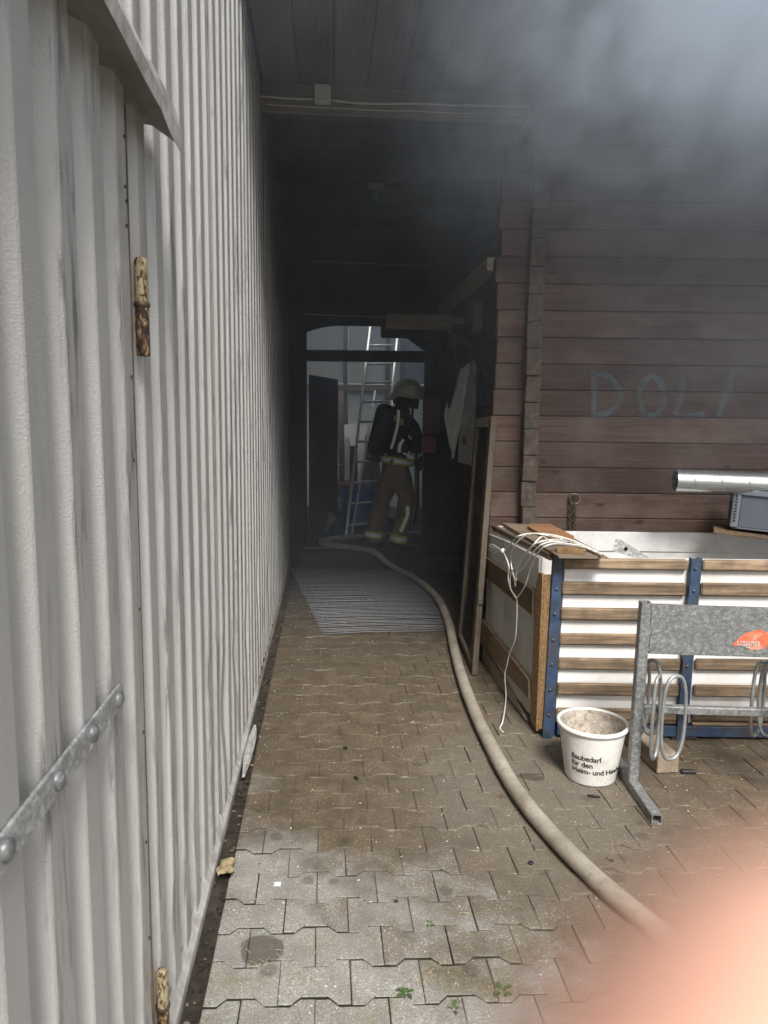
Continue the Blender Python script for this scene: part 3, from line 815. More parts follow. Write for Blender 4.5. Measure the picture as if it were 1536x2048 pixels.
# ------------------------------------------------------------------ rack of timbers on the passage's right wall
def thing(name, mb, mat, label, cat, group=None): return tag(centred(name, mb, mat), label, cat, group)
a = gy(985, 528, 4.7); b_ = Vector((a.x - .0835 * 2.0, 6.7, a.z))
tb = empty("squared_timber", a, "long squared timber with pale sawn end jutting towards the yard", "timber")
m_ = MB(); m_.beam(a, b_, .078, .088, .006); centred("timber_body", m_, wood("pale_timber", 1, (.30, .25, .19), (.52, .45, .36), None, .8, 1.2, True, .6), tb)
m_ = MB(); m_.beam(a + Vector((0, -.003, 0)), a + Vector((0, .004, 0)), .07, .08, .002); centred("sawn_end", m_, M_SAWN, tb)
m_ = MB(); p0, p1 = gy(773, 643, 6.25), gy(912, 646, 6.15); m_.beam(p0, p1, .06, .125, .006); thing("plank", m_, M_GREYWOODX, "thick brown plank lying across the passage under the squared timber", "plank")
m_ = MB(); p0, p1 = gy(762, 661, 6.45), gy(930, 664, 6.4); m_.beam(p0, p1, .10, .12, .006); thing("plank", m_, M_DARKWOODX, "dark plank below the thick brown plank, sticking out further left", "plank")
m_ = MB(); p0 = gy(958, 630, 5.35); m_.beam(p0, p0 + Vector((.0, 1.2, .0)), .07, .22, .012); thing("log_offcut", m_, M_GREYWOODY, "pale broken timber end stacked beside the squared timber", "timber")
m_ = MB(); p0 = gy(921, 655, 5.7); m_.beam(p0, p0 + Vector((.0, .9, .0)), .075, .17, .012); thing("log_offcut", m_, M_GREYWOODY, "split timber end resting on the thick brown plank", "timber")
# timber bracket holding them
br = empty("rack_bracket", (.6, 6.2, 1.9), "dark timber bracket holding the stacked timbers to the cabin wall", "bracket")
m_ = MB(); m_.beam((.82, 6.55, 1.75), (.40, 6.55, 2.22), .06, .08, .004); centred("brace", m_, M_DARKWOODX, br)
m_ = MB(); m_.beam((.80, 6.55, 1.55), (.80, 6.55, 2.6), .06, .08, .004); centred("post", m_, M_DARKWOOD, br)
m_ = MB(); m_.beam((.82, 5.5, 2.20), (.50, 5.5, 2.20), .06, .07, .004); centred("arm", m_, M_DARKWOODX, br)
m_ = MB(); m_.beam((.82, 5.5, 1.85), (.55, 5.5, 2.17), .05, .06, .004); centred("brace", m_, M_DARKWOODX, br)
# hung board with pale sheets and newspaper
P0, P1 = Vector((.745, 5.86, 0)), Vector((.50, 6.45, 0))
W_ = (P1 - P0).length; wd = (P1 - P0).normalized(); wn = Vector((wd.y, -wd.x, 0)); wn = wn if wn.y < 0 else -wn
def bp(a, z, off=0.0): return P0 + wd * (a * W_) + wn * off + Vector((0, 0, z))
sb = empty("sheet_bundle", bp(.5, 1.2), "pale plastic sheets and newspaper hung on a board at the cabin wall", "sheet bundle")
m_ = MB()
def board_poly(poly, off, th, mi=0):
    n = len(poly); vs = [bp(a, z, off) for a, z in poly] + [bp(a, z, off + th) for a, z in poly]
    fs = [tuple(range(n))[::-1], tuple(range(n, 2 * n))] + [(i, (i + 1) % n, n + (i + 1) % n, n + i) for i in range(n)]
    m_.add(vs, fs, None, mi)
board_poly([(-.05, 1.12), (1.02, 1.17), (1.02, 2.0), (-.05, 2.05)], -.02, .015); centred("backing_board", m_, M_DARKWOOD, sb)
M_PAPERW = plain("pale_plastic_sheet", (.85, .85, .80), .5, 0, .12, 5, (.30, .29, .25), .5, .3, .004)
def news_mat():
    b = NB("newsprint"); co = b.obj(); x, y, z = b.xyz(co)
    w = b.noise(b.scl(co, (40, 40, 160)), 1.0, 2); blk = b.noise(b.scl(co, (9, 9, 14)), 1.0, 1)
    c = b.mix(b.math('MULTIPLY', b.ramp(w, [(.48, 0.0), (.52, 1.0)]), b.ramp(blk, [(.4, 0.0), (.45, .7)])), (.50, .49, .46), (.12, .12, .12))
    return b.bsdf(c, .8, 0, b.bump(b.noise(co, 20, 4), .5, .006), .3)
M_NEWS = news_mat()
m_ = MB(); board_poly([(.02, 1.15), (.42, 1.17), (.36, 1.75), (.10, 2.06), (0.0, 2.08)], .004, .012); centred("newspaper", m_, M_NEWS, sb)
m_ = MB(); board_poly([(.50, 1.22), (.62, 1.30), (.80, 1.55), (.78, 1.62), (.52, 1.90), (.22, 2.05), (.10, 2.10), (.30, 1.62)], .02, .012); centred("plastic_sheet", m_, M_PAPERW, sb)
m_ = MB(); m_.tube([bp(.30, 1.86, .045), bp(.46, 1.20, .05)], .014, 8); centred("rod", m_, M_PAPERW, sb)
m_ = MB(); board_poly([(.20, 1.32), (.29, 1.32), (.29, 1.39), (.20, 1.38)], .018, .003); centred("red_patch", m_, plain("red_print", (.40, .05, .06), .6), sb)
m_ = MB(); board_poly([(.05, 2.0), (.35, 1.95), (.62, 1.62), (.70, 1.80), (.45, 2.12), (.1, 2.16)], .036, .02); centred("dark_cloth", m_, M_BLACK, sb)
for k_, (u0, v0, u1, v1, y0, y1, lb) in enumerate(((905, 665, 925, 735, 6.0, 6.0, "charred board end hanging beside the pale plastic sheets"), (938, 655, 945, 715, 5.7, 5.7, "short charred board hanging nearest to the cabin corner"), (882, 690, 893, 740, 6.3, 6.3, "charred splinter hanging under the dark plank"))):
    p0, p1 = gy(u0, v0, y0), gy(u1, v1, y1); m_ = MB(); m_.beam(p0, p1, .085, .03, .004, up=(0, 1, 0))
    for q in range(len(m_.v)): m_.v[q] = m_.v[q] + mnoise.noise_vector(m_.v[q] * 9) * .03
    thing("burnt_board", m_, M_GREYWOODZ if k_ == 1 else M_DARKWOOD, lb, "board")
# electrical boxes by the gate
M_OXRED = plain("dark_red_metal", (.17, .045, .040), .5, 0, .25, 10, (.04, .03, .028), .6)
M_REDBOX = plain("rusty_red_metal", (.26, .075, .05), .55, 0, .25, 10, (.06, .035, .03), .5)
eb = empty("electric_cabinet", (.48, 7.2, 1.38), "tall dark red electric cabinet on the gate's right post", "electric cabinet")
m_ = MB(); m_.box(.385, .585, 7.22, 7.385, 1.385, 1.765, .006); centred("cabinet_body", m_, M_OXRED, eb)
m_ = MB(); m_.box(.392, .578, 7.205, 7.218, 1.392, 1.758, .004); centred("cabinet_door", m_, M_OXRED, eb)
m_ = MB(); m_.box(.375, .52, 7.24, 7.385, 1.195, 1.362, .006); thing("switch_box", m_, M_REDBOX, "small rusty red box under the tall electric cabinet", "switch box")
for z in (1.60, 1.44):
    m_ = MB(); m_.box(.598, .638, 7.30, 7.385, z - .045, z + .045, .006); thing("socket", m_, M_JBOX, "upper cream socket beside the red electric cabinet" if z > 1.5 else "lower cream socket beside the red electric cabinet", "socket", "cream sockets beside the electric cabinet")

# ------------------------------------------------------------------ leaning wire screen
ws = empty("wire_screen", (.55, 4.4, 0), "tall wooden frame with fine wire mesh leaning on the cabin corner", "wire screen")
a0, a1 = Vector((.552, 4.13, 0)), Vector((.655, 4.36, 1.54)); b0, b1 = Vector((.535, 4.74, 0)), Vector((.632, 4.86, 1.53))
n_ = (b0 - a0).cross(a1 - a0).normalized()
m_ = MB(); m_.beam(a0, a1, .035, .085, .003, up=(b0 - a0)); centred("stile", m_, M_GREYWOODZ, ws)
m_ = MB(); m_.beam(b0, b1, .03, .07, .003, up=(b0 - a0)); centred("stile", m_, M_GREYWOODZ, ws)
m_ = MB(); m_.beam(a0 + Vector((0, .03, .04)), b0 + Vector((0, -.03, .04)), .03, .06, .003); centred("rail", m_, M_GREYWOODY, ws)
m_ = MB(); m_.beam(a1 + Vector((0, -.04, -.03)), b1 + Vector((0, .03, -.03)), .035, .06, .003); centred("rail", m_, M_GREYWOODY, ws)
m_ = MB()
for i in range(46):
    t = .05 + .9 * i / 45; m_.tube([a0.lerp(a1, t), b0.lerp(b1, t)], .0014, 4, cap=False, smooth=False)
for i in range(16):
    t = .06 + .88 * i / 15; m_.tube([a0.lerp(b0, t), a1.lerp(b1, t)], .0012, 4, cap=False, smooth=False)
tag(obj("wire_mesh", m_, M_DARKMETAL, ws), kind='stuff')
q = a0.lerp(a1, .31)
m_ = MB(); m_.beam(q + Vector((.0, -.045, -.055)), q + Vector((.0, -.03, .055)), .03, .04, .003); centred("splice_block", m_, M_GREYWOODZ, ws)

# ------------------------------------------------------------------ wire grid on the ground
mat_ = empty("wire_mat", (0, 6, 0), "loose grid of parallel steel wires lying flat before the gate", "wire grid")
M_WIRE = plain("grey_steel_wire", (.13, .14, .155), .4, .6, .2, 30)
L0, L1 = Vector((-.95, 7.1, .012)), Vector((-.42, 4.86, .012)); Rr0, Rr1 = Vector((.30, 7.1, .012)), Vector((.50, 5.0, .012))
for i in range(54):
    t = (i + R.uniform(-.18, .18)) / 53
    p = L0.lerp(L1, t); q = Rr0.lerp(Rr1, t); w_ = R.uniform(-.012, .012)
    pts = [p, p.lerp(q, .33) + Vector((0, w_, .004)), p.lerp(q, .66) + Vector((0, -w_ * .6, .003)), q]
    m_ = MB(); m_.tube(catmull(pts, 2), .0032, 5, cap=False); centred("wire", m_, M_WIRE, mat_)
for t in (.10, .5, .93):
    m_ = MB(); m_.tube([L0.lerp(Rr0, t) + Vector((0, 0, -.006)), L1.lerp(Rr1, t) + Vector((0, 0, -.006))], .003, 5, cap=False); centred("cross_wire", m_, M_WIRE, mat_)

# ------------------------------------------------------------------ fire hose
def hose_mat():
    b = NB("hose_canvas"); co = b.obj(False)
    w = b.n("ShaderNodeTexChecker", None, Vector=co, Scale=330); n = b.noise(co, 5, 6, .65); n2 = b.noise(co, 40, 4, .7)
    c = b.ramp(n, [(.3, (.22, .19, .15)), (.68, (.40, .365, .305))])
    c = b.mix(b.ramp(n2, [(.50, 0.0), (.72, .7)]), c, (.13, .105, .08))
    h = b.noise(co, 420, 2)
    return b.bsdf(c, .8, 0, b.bump(h, .5, .002), .3)
HP = [gz(u, v, .034) for u, v in [(1480, 1990), (1400, 1930), (1300, 1848), (1200, 1765), (1100, 1665), (1032, 1580), (986, 1500), (950, 1425), (924, 1355), (908, 1295), (897, 1245), (876, 1198), (838, 1163), (800, 1142)]]
HP = [Vector((.98, 1.30, .034)), Vector((.95, 1.50, .034))] + HP[1:]
step = [(770, 1130, 6.98, .12), (745, 1121, 7.06, .20), (700, 1106, 7.24, .205), (660, 1096, 7.36, .205), (646, 1090, 7.46, .205), (643, 1080, 7.62, .205), (660, 1075, 7.80, .20), (700, 1068, 7.95, .20), (760, 1063, 8.10, .20), (850, 1058, 8.3, .20)]
for u, v, y, z in step:
    p = gy(u, v, y); HP.append(Vector((p.x, y, z)))
m_ = MB(); m_.tube(catmull(HP, 10), .0315, 18, rfn=lambda t: 1 + .035 * mnoise.noise(Vector((t * 60, 0, 0))))
tag(obj("fire_hose", m_, hose_mat()), "beige canvas fire hose snaking from the yard to the firefighter", "fire hose")
# ------------------------------------------------------------------ slatted white container box
FY = 3.26
bx = empty("slatted_box", (1.7, 3.7, 0), "big white box of boards with brown slats and blue steel posts", "box")
SZ = [(.829, .881), (.707, .769), (.586, .644), (.464, .518), (.339, .396), (.213, .272), (.092, .148), (.068, .088)]
bays = [(.838, 1.424), (1.492, 2.08), (2.148, 2.70)]
for (xa, xb) in bays:
    for z0, z1 in SZ:
        m_ = MB(); j = R.uniform(-.003, .003); m_.box(xa + .002, xb - .002, FY + R.uniform(-.003, .003), FY + .026, z0 + j, z1 + j, .007); centred("slat", m_, M_SLAT, bx)
for (xa, xb) in ((.80, 2.70),):
    zz = [.07, .27, .46, .66, .878]
    for i in range(4):
        m_ = MB(); m_.box(xa, xb, FY + .028, FY + .046, zz[i] + .0005, zz[i + 1] - .0005, .002); centred("white_panel", m_, M_WHITEBOARD, bx)
for xa, lean in ((.783, .016), (1.425, .016), (2.082, .016), (2.70, .016)):
    m_ = MB()
    for x0, x1, y0, y1 in ((0, .044, -.012, -.008), (.040, .044, -.0079, .030), (.044, .062, .014, .018), (0, .004, -.0079, .02)):
        m_.box(x0, x1, y0, y1, 0, .888, .001)
    for q in range(len(m_.v)): m_.v[q].x += lean * (m_.v[q].z / .88 - .5)
    po = obj("post", m_, M_BLUE, bx, (xa, FY, 0.0))
    for z in (.84, .735, .615, .49, .37, .245, .12):
        m_ = MB(); m_.lathe([(.0075, 0), (.0075, .004), (.005, .006), (.0005, .0065)], 8, Matrix.Rotation(math.pi / 2, 4, 'X')); obj("bolt", m_, M_BOLT, po, (xa + .022 + lean * (z / .88 - .5), FY - .012, z))
m_ = MB(); m_.box(.846, 2.70, FY - .004, FY + .03, .014, .066, .003); centred("bottom_rail", m_, M_BLUE, bx)
m_ = MB(); m_.box(.755, .786, FY + .004, FY + .016, .04, .80, .002); centred("chipboard_strip", m_, M_CHIP, bx)
# left side, running back a little to the left
S0, S1 = Vector((.775, FY + .01, 0)), Vector((.655, 4.28, 0)); sd = (S1 - S0).normalized(); SW = (S1 - S0).length; sn = Vector((-sd.y, sd.x, 0)); sn = sn if sn.x < 0 else -sn
def sp(a, z, off=0.0): return S0 + sd * (a * SW) + sn * off + Vector((0, 0, z))
def sidepoly(poly, off, th, mat, name):
    n = len(poly); m_ = MB(); vs = [sp(a, z, off) for a, z in poly] + [sp(a, z, off + th) for a, z in poly]
    fs = [tuple(range(n))[::-1], tuple(range(n, 2 * n))] + [(i, (i + 1) % n, n + (i + 1) % n, n + i) for i in range(n)]
    m_.add(vs, fs); return centred(name, m_, mat, bx)
jag = lambda a0, a1, z, amp, n: [(a0 + (a1 - a0) * i / n, z + R.uniform(-amp, amp)) for i in range(n + 1)]
sidepoly([(.09, .86), (.09, .04)] + jag(.09, .64, .06, .012, 6) + [(.64, .85)], 0, .016, M_GREYBOARD, "side_panel")
sidepoly([(.643, .85)] + jag(.643, 1.0, .07, .02, 5) + [(1.0, .83)], .001, .016, M_GREYBOARD, "side_panel")
sidepoly([(.0, .80)] + [(0, .03), (.09, .05)] + [(.092, .68), (.075, .76), (.05, .80)], .017, .012, M_CHIP, "chipboard_strip")
sidepoly([(.10, .575), (.98, .575), (.99, .69), (.10, .70)], .018, .02, M_SIDEBATTEN, "side_batten")
sidepoly([(.10, .15), (.12, .24), (1.02, .29), (1.02, .15), (.85, .13), (.6, .14)], .019, .018, M_SIDEBATTEN, "side_batten")
sidepoly([(.15, .02), (.45, .07), (1.0, .13), (1.0, .03), (.6, .01)], .018, .012, M_GREYWOODY, "side_batten")
for k, (o0, z) in enumerate(((.0, .872), (-.03, .885), (.006, .889))):
    m_ = MB(); m_.beam(sp(.02, z, -.02 + o0), sp(1.0, z - .012, -.02 + o0), .03, .018, .003); centred("top_edging", m_, [M_GREYWOODY, M_WHITEBOARD, M_SIDEBATTEN][k], bx)
m_ = MB(); m_.box(.70, 2.72, 4.19, 4.215, .03, .748, .003); centred("back_panel", m_, M_WHITEBOARD, bx)
m_ = MB(); m_.box(.70, 2.72, 4.18, 4.21, .751, .866, .003); centred("back_panel", m_, M_WHITEBOARD, bx)
m_ = MB(); m_.box(2.70, 2.72, FY + .05, 4.18, .03, .866, .003); centred("side_panel", m_, M_WHITEBOARD, bx)
m_ = MB(); m_.box(.80, 2.70, FY + .05, 4.18, .07, .085, .002); centred("floor_panel", m_, M_WHITEBOARD, bx)
# channel feet and timber bearer under it
for x in (1.455, 2.12):
    m_ = MB(); m_.box(x - .06, x + .06, FY - .01, FY + .08, .008, .013); m_.box(x - .06, x - .054, FY - .01, FY + .08, -.03, .008); m_.box(x + .054, x + .06, FY - .01, FY + .08, -.03, .008); centred("channel_foot", m_, M_DARKMETAL, bx)
m_ = MB(); m_.box(-.05, .05, -.13, .30, .0, .085, .004); q = gz(1322, 1540)
wb = obj("timber_block", m_, M_GREYWOODY, None, (q.x, q.y + .10, 0), (0, 0, rad(8))); tag(wb, "square timber block on the paving behind the bicycle rack", "timber block")

# things lying on the box corner
zt_ = .903
def top(u, v, z=zt_): return gz(u, v, z)
def slab(name, pxs, z, th, mat, label, cat, rough=.0):
    pts = [gz(u, v, z + th) for u, v in pxs]; n = len(pts); m_ = MB()
    vs = [p.copy() for p in pts] + [p - Vector((0, 0, th)) for p in pts]
    fs = [tuple(range(n)), tuple(range(n, 2 * n))[::-1]] + [(i, (i + 1) % n, n + (i + 1) % n, n + i) for i in range(n)]
    m_.add(vs, fs)
    me = centred(name, m_, mat); bm = bmesh.new(); bm.from_mesh(me.data); bmesh.ops.recalc_face_normals(bm, faces=bm.faces); bm.to_mesh(me.data); bm.free()
    return tag(me, label, cat)
slab("plywood_board", [(1005, 1046), (1098, 1050), (1218, 1113), (1118, 1112)], .900, .010, M_GREYWOODX, "thin weathered plywood board lying across the box corner", "board")
slab("cutting_board", [(1055, 1052), (1060, 1047), (1100, 1047), (1148, 1072), (1148, 1077), (1140, 1080), (1090, 1072)], .912, .016, wood("orange_wood", 0, (.24, .12, .055), (.38, .21, .11), None, .6, 1.4, False, .3), "reddish brown board with rounded corners behind the white cord", "board")
slab("wood_offcut", [(1114, 1093), (1172, 1097), (1172, 1101), (1114, 1098)], .912, .018, M_CHIP, "small light wood offcut under the white cord", "wood offcut")
mb_ = MB(); q = gz(1245, 1106, .86); Mq = Matrix.Translation((q.x, q.y, .86)) @ Matrix.Rotation(rad(12), 4, 'Y') @ Mx
ml = empty("metal_bracket", q, "flat perforated metal bracket poking out of the white box", "metal bracket")
mb_.prism([(-.05, .0), (.16, -.02), (.16, .0), (-.02, .062), (-.05, .062), (-.05, .045), (-.03, .04), (-.05, .03), (-.05, .02), (-.03, .015), (-.05, .008)], -.002, .002, Mq); centred("bracket_plate", mb_, M_GALVL, ml)
mb_ = MB(); mb_.lathe([(.009, 0), (.009, .004), (.001, .004)], 10, Mq @ Matrix.Translation((.01, .025, -.006))); centred("screw", mb_, M_BOLT, ml)
# cord: loops thrown over the box's corner, tail down to the ground
rope = empty("white_cord", sp(.5, .9), "white cord looped over the box corner with its tail hanging down", "cord")
def RP(u, v, w):
    if w == 't': p = gz(u, v, .925)
    elif w == 'h': p = gz(u, v, .965)
    elif w == 's': p = pl(u, v, tuple(sn), sn.dot(sp(0, 0, .045)))
    elif w == 'e': p = pl(u, v, tuple(sn), sn.dot(sp(0, 0, .075)))
    elif w == 'g': p = gz(u, v, .006)
    return p
CX, CYY, CS = 960, 1020, 1 / 4.518
Z_ = lambda L: [RP(CX + x * CS, CYY + y * CS, w) for x, y, w in L]
strands = [
    [(1160, 425, 't'), (900, 300, 't'), (700, 235, 'h'), (500, 212, 'h'), (350, 235, 'h'), (280, 300, 'e'), (220, 375, 'e')],
    [(1100, 400, 't'), (850, 285, 't'), (600, 228, 'h'), (450, 215, 'h'), (340, 285, 'e'), (283, 380, 'e'), (280, 480, 's'), (310, 620, 's'), (320, 690, 's')],
    [(1050, 380, 't'), (800, 275, 't'), (600, 275, 'h'), (470, 330, 'e'), (350, 470, 's'), (280, 580, 's'), (275, 700, 's'), (320, 795, 's')],
    [(1000, 360, 't'), (820, 290, 't'), (620, 290, 'h'), (500, 360, 'e'), (400, 510, 's'), (330, 590, 's'), (320, 690, 's')],
    [(1000, 350, 't'), (780, 310, 't'), (620, 315, 'h'), (520, 390, 'e'), (460, 520, 's'), (400, 700, 's'), (330, 800, 's')],
    [(900, 320, 't'), (640, 280, 'h'), (560, 240, 'h'), (480, 320, 'e'), (390, 430, 's'), (330, 560, 's'), (330, 640, 's')],
    [(200, 365, 'e'), (240, 440, 's'), (262, 520, 's'), (255, 620, 's'), (280, 720, 's'), (330, 800, 's'), (335, 900, 's'), (330, 1050, 's'), (315, 1180, 's'), (270, 1290, 's'), (245, 1400, 's'), (225, 1500, 's')],
]
for L in strands:
    pts = Z_(L)
    if L is strands[-1]:
        e0 = pts[-1]
        pts += [RP(1012, 1395, 's') + Vector((-.0, 0, 0)), gz(1006, 1440, .03), gz(1000, 1456, .006), gz(1006, 1464, .006)]
    m_ = MB(); m_.tube(catmull(pts, 7), .0036, 7); centred("strand", m_, M_ROPE, rope)
k0 = RP(CX + 205 * CS, CYY + 370 * CS, 'e')
m_ = MB(); m_.blob(k0, .012, .012, .014, 8, 6, .3, 3); centred("knot", m_, M_ROPE, rope)
m_ = MB()
for i in range(16):
    e = RP(CX + (R.uniform(70, 120)) * CS, CYY + R.uniform(305, 385) * CS, 'e') + Vector((0, R.uniform(-.02, .02), 0))
    m_.tube(catmull([k0, k0.lerp(e, .5) + Vector((0, 0, R.uniform(-.004, .006))), e], 3), .0026, 4)
tag(centred("frayed_end", m_, M_ROPE, rope), kind='stuff')

# ------------------------------------------------------------------ chain on the wall
ch = empty("wall_chain", gy(1150, 995, CY), "short rusty chain hanging from a ring on the log wall", "chain")
def torus(mb, c, r, rr, ax, el=1.0, n=18):
    pts = []
    for i in range(n):
        t = 2 * math.pi * i / n; x, z = r * math.cos(t), r * el * math.sin(t)
        pts.append(Vector(c) + (Vector((x, 0, z)) if ax == 0 else Vector((0, x, z)) if ax == 1 else Vector((x * .7, x * .7, z))))
    mb.tube(pts, rr, 6, closed=True)
m_ = MB(); torus(m_, gy(1149, 998, CY - .02), .032, .005, 0); centred("ring", m_, plain("bright_ring", (.30, .26, .23), .4, .7), ch)
for col, u0 in ((0, 1141), (1, 1149)):
    for i in range(10):
        u = u0 - (i * .25 if col == 0 else 0); v = 994 + i * 8.2
        m_ = MB(); torus(m_, gy(u, v, CY - .022), .0095, .0036, 0 if (i + col) % 2 == 0 else 2, 1.75, 12); centred("link", m_, M_RUSTCHAIN, ch)

# ------------------------------------------------------------------ duct, grey crate and boards on the box
def duct_mat():
    b = NB("zinc_duct"); co = b.obj(False)
    n = b.noise(b.scl(co, (3, 30, 30)), 1.0, 5, .6); c = b.ramp(n, [(.3, (.50, .52, .53)), (.7, (.66, .68, .69))])
    return b.bsdf(c, b.math('ADD', b.math('MULTIPLY', n, .2), .16), .85, b.bump(b.noise(co, 9, 3), .2, .01), .5)
M_DUCT = duct_mat()
dc = gy(1350, 961, 3.9)
du = empty("spiral_duct", dc, "shiny spiral ventilation duct lying over the grey crate", "duct")
DR = .060; DL = 1.5
m_ = MB(); My = Matrix(((0, 0, 1, 0), (1, 0, 0, 0), (0, 1, 0, 0), (0, 0, 0, 1)))
m_.lathe([(DR, 0), (DR, DL)], 40, My); m_.lathe([(DR - .002, 0), (DR - .002, DL)], 40, My); m_.lathe([(DR - .002, 0), (DR, 0)], 40, My)
duct = obj("duct_wall", m_, M_DUCT, du, (dc.x, dc.y, dc.z), (0, rad(1.2), rad(-6)))
m_ = MB(); pts = []
for i in range(260):
    t = i / 26; pts.append(My @ Vector((DR * math.cos(2 * math.pi * t), DR * math.sin(2 * math.pi * t), .02 + t * .142)))
m_.tube(pts, .0034, 5); obj("spiral_seam", m_, M_DUCT, du, (dc.x, dc.y, dc.z), (0, rad(1.2), rad(-6)))
gc0 = gy(1463, 1058, 3.86)
cr = empty("grey_crate", gc0, "grey ribbed plastic stacking crate standing on the white box", "crate", (0, 0, rad(-22)))
Mc = dict(parent=cr, loc=(gc0.x, gc0.y, .955), rot=(0, rad(3), rad(-24)))
m_ = MB(); m_.box(0.03, .58, 0, .012, 0, .20, .003); obj("crate_wall", m_, M_GREYPLASTIC, **Mc)
m_ = MB(); m_.box(0, .012, .03, .37, 0, .20, .003); obj("crate_wall", m_, M_GREYPLASTIC, **Mc)
m_ = MB(); m_.box(0.03, .58, .39, .40, 0, .20, .003); obj("crate_wall", m_, M_GREYPLASTIC, **Mc)
m_ = MB(); m_.box(0.60, .612, .03, .37, 0, .20, .003); obj("crate_wall", m_, M_GREYPLASTIC, **Mc)
m_ = MB(); m_.box(0.0, .61, 0.0, .40, -.012, 0.0, .004); obj("crate_floor", m_, M_GREYPLASTIC, **Mc)
for x0, y0 in ((-.012, -.012), (.585, -.012), (-.012, .375), (.585, .375)):
    m_ = MB(); m_.box(x0, x0 + .04, y0, y0 + .04, -.004, .205, .006); obj("crate_corner", m_, M_GREYPLASTICL, **Mc)
m_ = MB(); m_.box(-.014, .624, -.014, -.002, .178, .206, .003); m_.box(-.014, .624, .402, .414, .178, .206, .003); m_.box(-.014, -.002, -.002, .402, .178, .206, .003); m_.box(.614, .626, -.002, .402, .178, .206, .003); obj("crate_rim", m_, M_GREYPLASTICL, **Mc)
m_ = MB()
for i in range(9): m_.box(-.0135, -.011, .012 + 0, .024, .03 + i * .017, .039 + i * .017); m_.box(.0, .012, -.0145, -.012, .03 + i * .017, .039 + i * .017)
obj("crate_ribs", m_, M_BLACK, **Mc)
m_ = MB(); m_.tube([Vector((.17, -.012, .17)), Vector((.20, -.012, .115)), Vector((.42, -.012, .115)), Vector((.45, -.012, .17))], .006, 5); obj("handle_rim", m_, M_GREYPLASTICL, **Mc)
m_ = MB(); m_.box(.205, .415, -.004, -.001, .122, .165); obj("handle_dark_patch", m_, M_BLACK, **Mc)  # black plate in place of a grip opening, its shade given as colour
bb = gy(1428, 1052, 3.84)
m_ = MB(); m_.box(0, .95, -.03, .30, -.008, .004, .002); o = obj("thin_board", m_, M_SIDEBATTEN, None, (bb.x, bb.y, .932), (0, rad(4), rad(-24))); tag(o, "thin brown board under the grey crate", "board")
m_ = MB(); m_.box(0, .018, .0, .09, 0, .13, .002); q = gy(1455, 1055, 3.93); o = obj("wood_strip", m_, M_GREYWOODZ, None, (q.x, q.y, .952), (0, rad(3), rad(-24))); tag(o, "short pale wood strip standing beside the grey crate", "wood strip")

# ------------------------------------------------------------------ bicycle rack
bk = empty("bicycle_rack", (1.3, 2.78, 0), "galvanised bicycle rack with torn orange sticker on its sign plate", "bicycle rack")
def sqtube(mb, a, b_, w, t=.004, up=(0, 0, 1)):
    a = Vector(a); b_ = Vector(b_); d = b_ - a; L = d.length; d.normalize(); u = Vector(up)
    if abs(d.dot(u)) > .98: u = Vector((0, 1, 0))
    sx = d.cross(u).normalized(); sz = sx.cross(d)
    M_ = Matrix(((sx.x, d.x, sz.x, a.x), (sx.y, d.y, sz.y, a.y), (sx.z, d.z, sz.z, a.z), (0, 0, 0, 1)))
    o = w / 2; i = o - t; c = .003
    def ring(o, y): return [(x, y, z) for x, z in ((-o + c, -o), (o - c, -o), (o, -o + c), (o, o - c), (o - c, o), (-o + c, o), (-o, o - c), (-o, -o + c))]
    vs = ring(o, 0) + ring(o, L) + ring(i, 0) + ring(i, L); fs = []
    for k in range(8):
        j = (k + 1) % 8
        fs += [(k, j, 8 + j, 8 + k), (16 + j, 16 + k, 24 + k, 24 + j), (j, k, 16 + k, 16 + j), (8 + k, 8 + j, 24 + j, 24 + k)]
    mb.add(vs, fs, M_)
px_ = 1.047
m_ = MB(); sqtube(m_, (px_, 2.795, .0401), (px_ + .010, 2.795, .795), .040); centred("post", m_, M_GALV, bk)
m_ = MB(); sqtube(m_, (px_ + .0, 2.52, .020), (px_ + .0, 3.12, .020), .040); centred("foot", m_, M_GALV, bk)
m_ = MB(); sqtube(m_, (2.35, 2.795, .0401), (2.36, 2.795, .78), .040); centred("post", m_, M_GALV, bk)
m_ = MB(); sqtube(m_, (2.35, 2.52, .020), (2.35, 3.12, .020), .040); centred("foot", m_, M_GALV, bk)
m_ = MB(); m_.box(1.078, 2.338, 2.776, 2.782, .588, .782, .001)
for (z0, z1) in ((.584, .588), (.782, .786)): m_.box(1.078, 2.338, 2.776, 2.80, z0, z1)
for q in range(len(m_.v)): m_.v[q].z -= (m_.v[q].x - 1.07) * .019
sign = centred("sign_plate", m_, M_GALV, bk)
m_ = MB(); sqtube(m_, (1.068, 2.795, .346), (2.335, 2.795, .322), .032); centred("cross_bar", m_, M_GALV, bk)
M_ROD = plain("galv_rod", (.36, .38, .38), .4, .5, .2, 30, (.18, .17, .15), .4)
def loop(cx, cy_, cz, w, h, yaw, tilt=0):
    pts = []
    for i in range(28):
        t = 2 * math.pi * i / 28
        x = w / 2 * math.cos(t); z = math.copysign(1, math.sin(t)) * (h / 2 - w / 2) + w / 2 * math.sin(t) if abs(math.sin(t)) > 1e-6 else 0
        z = h / 2 * math.copysign(abs(math.sin(t)) ** .72, math.sin(t))
        x = w / 2 * math.copysign(abs(math.cos(t)) ** .8, math.cos(t))
        p = Vector((x, 0, z)); p.rotate(Euler((tilt, 0, yaw))); pts.append(p + Vector((cx, cy_, cz)))
    m_ = MB(); m_.tube(pts, .0075, 8, closed=True); centred("wheel_loop", m_, M_ROD, bk)
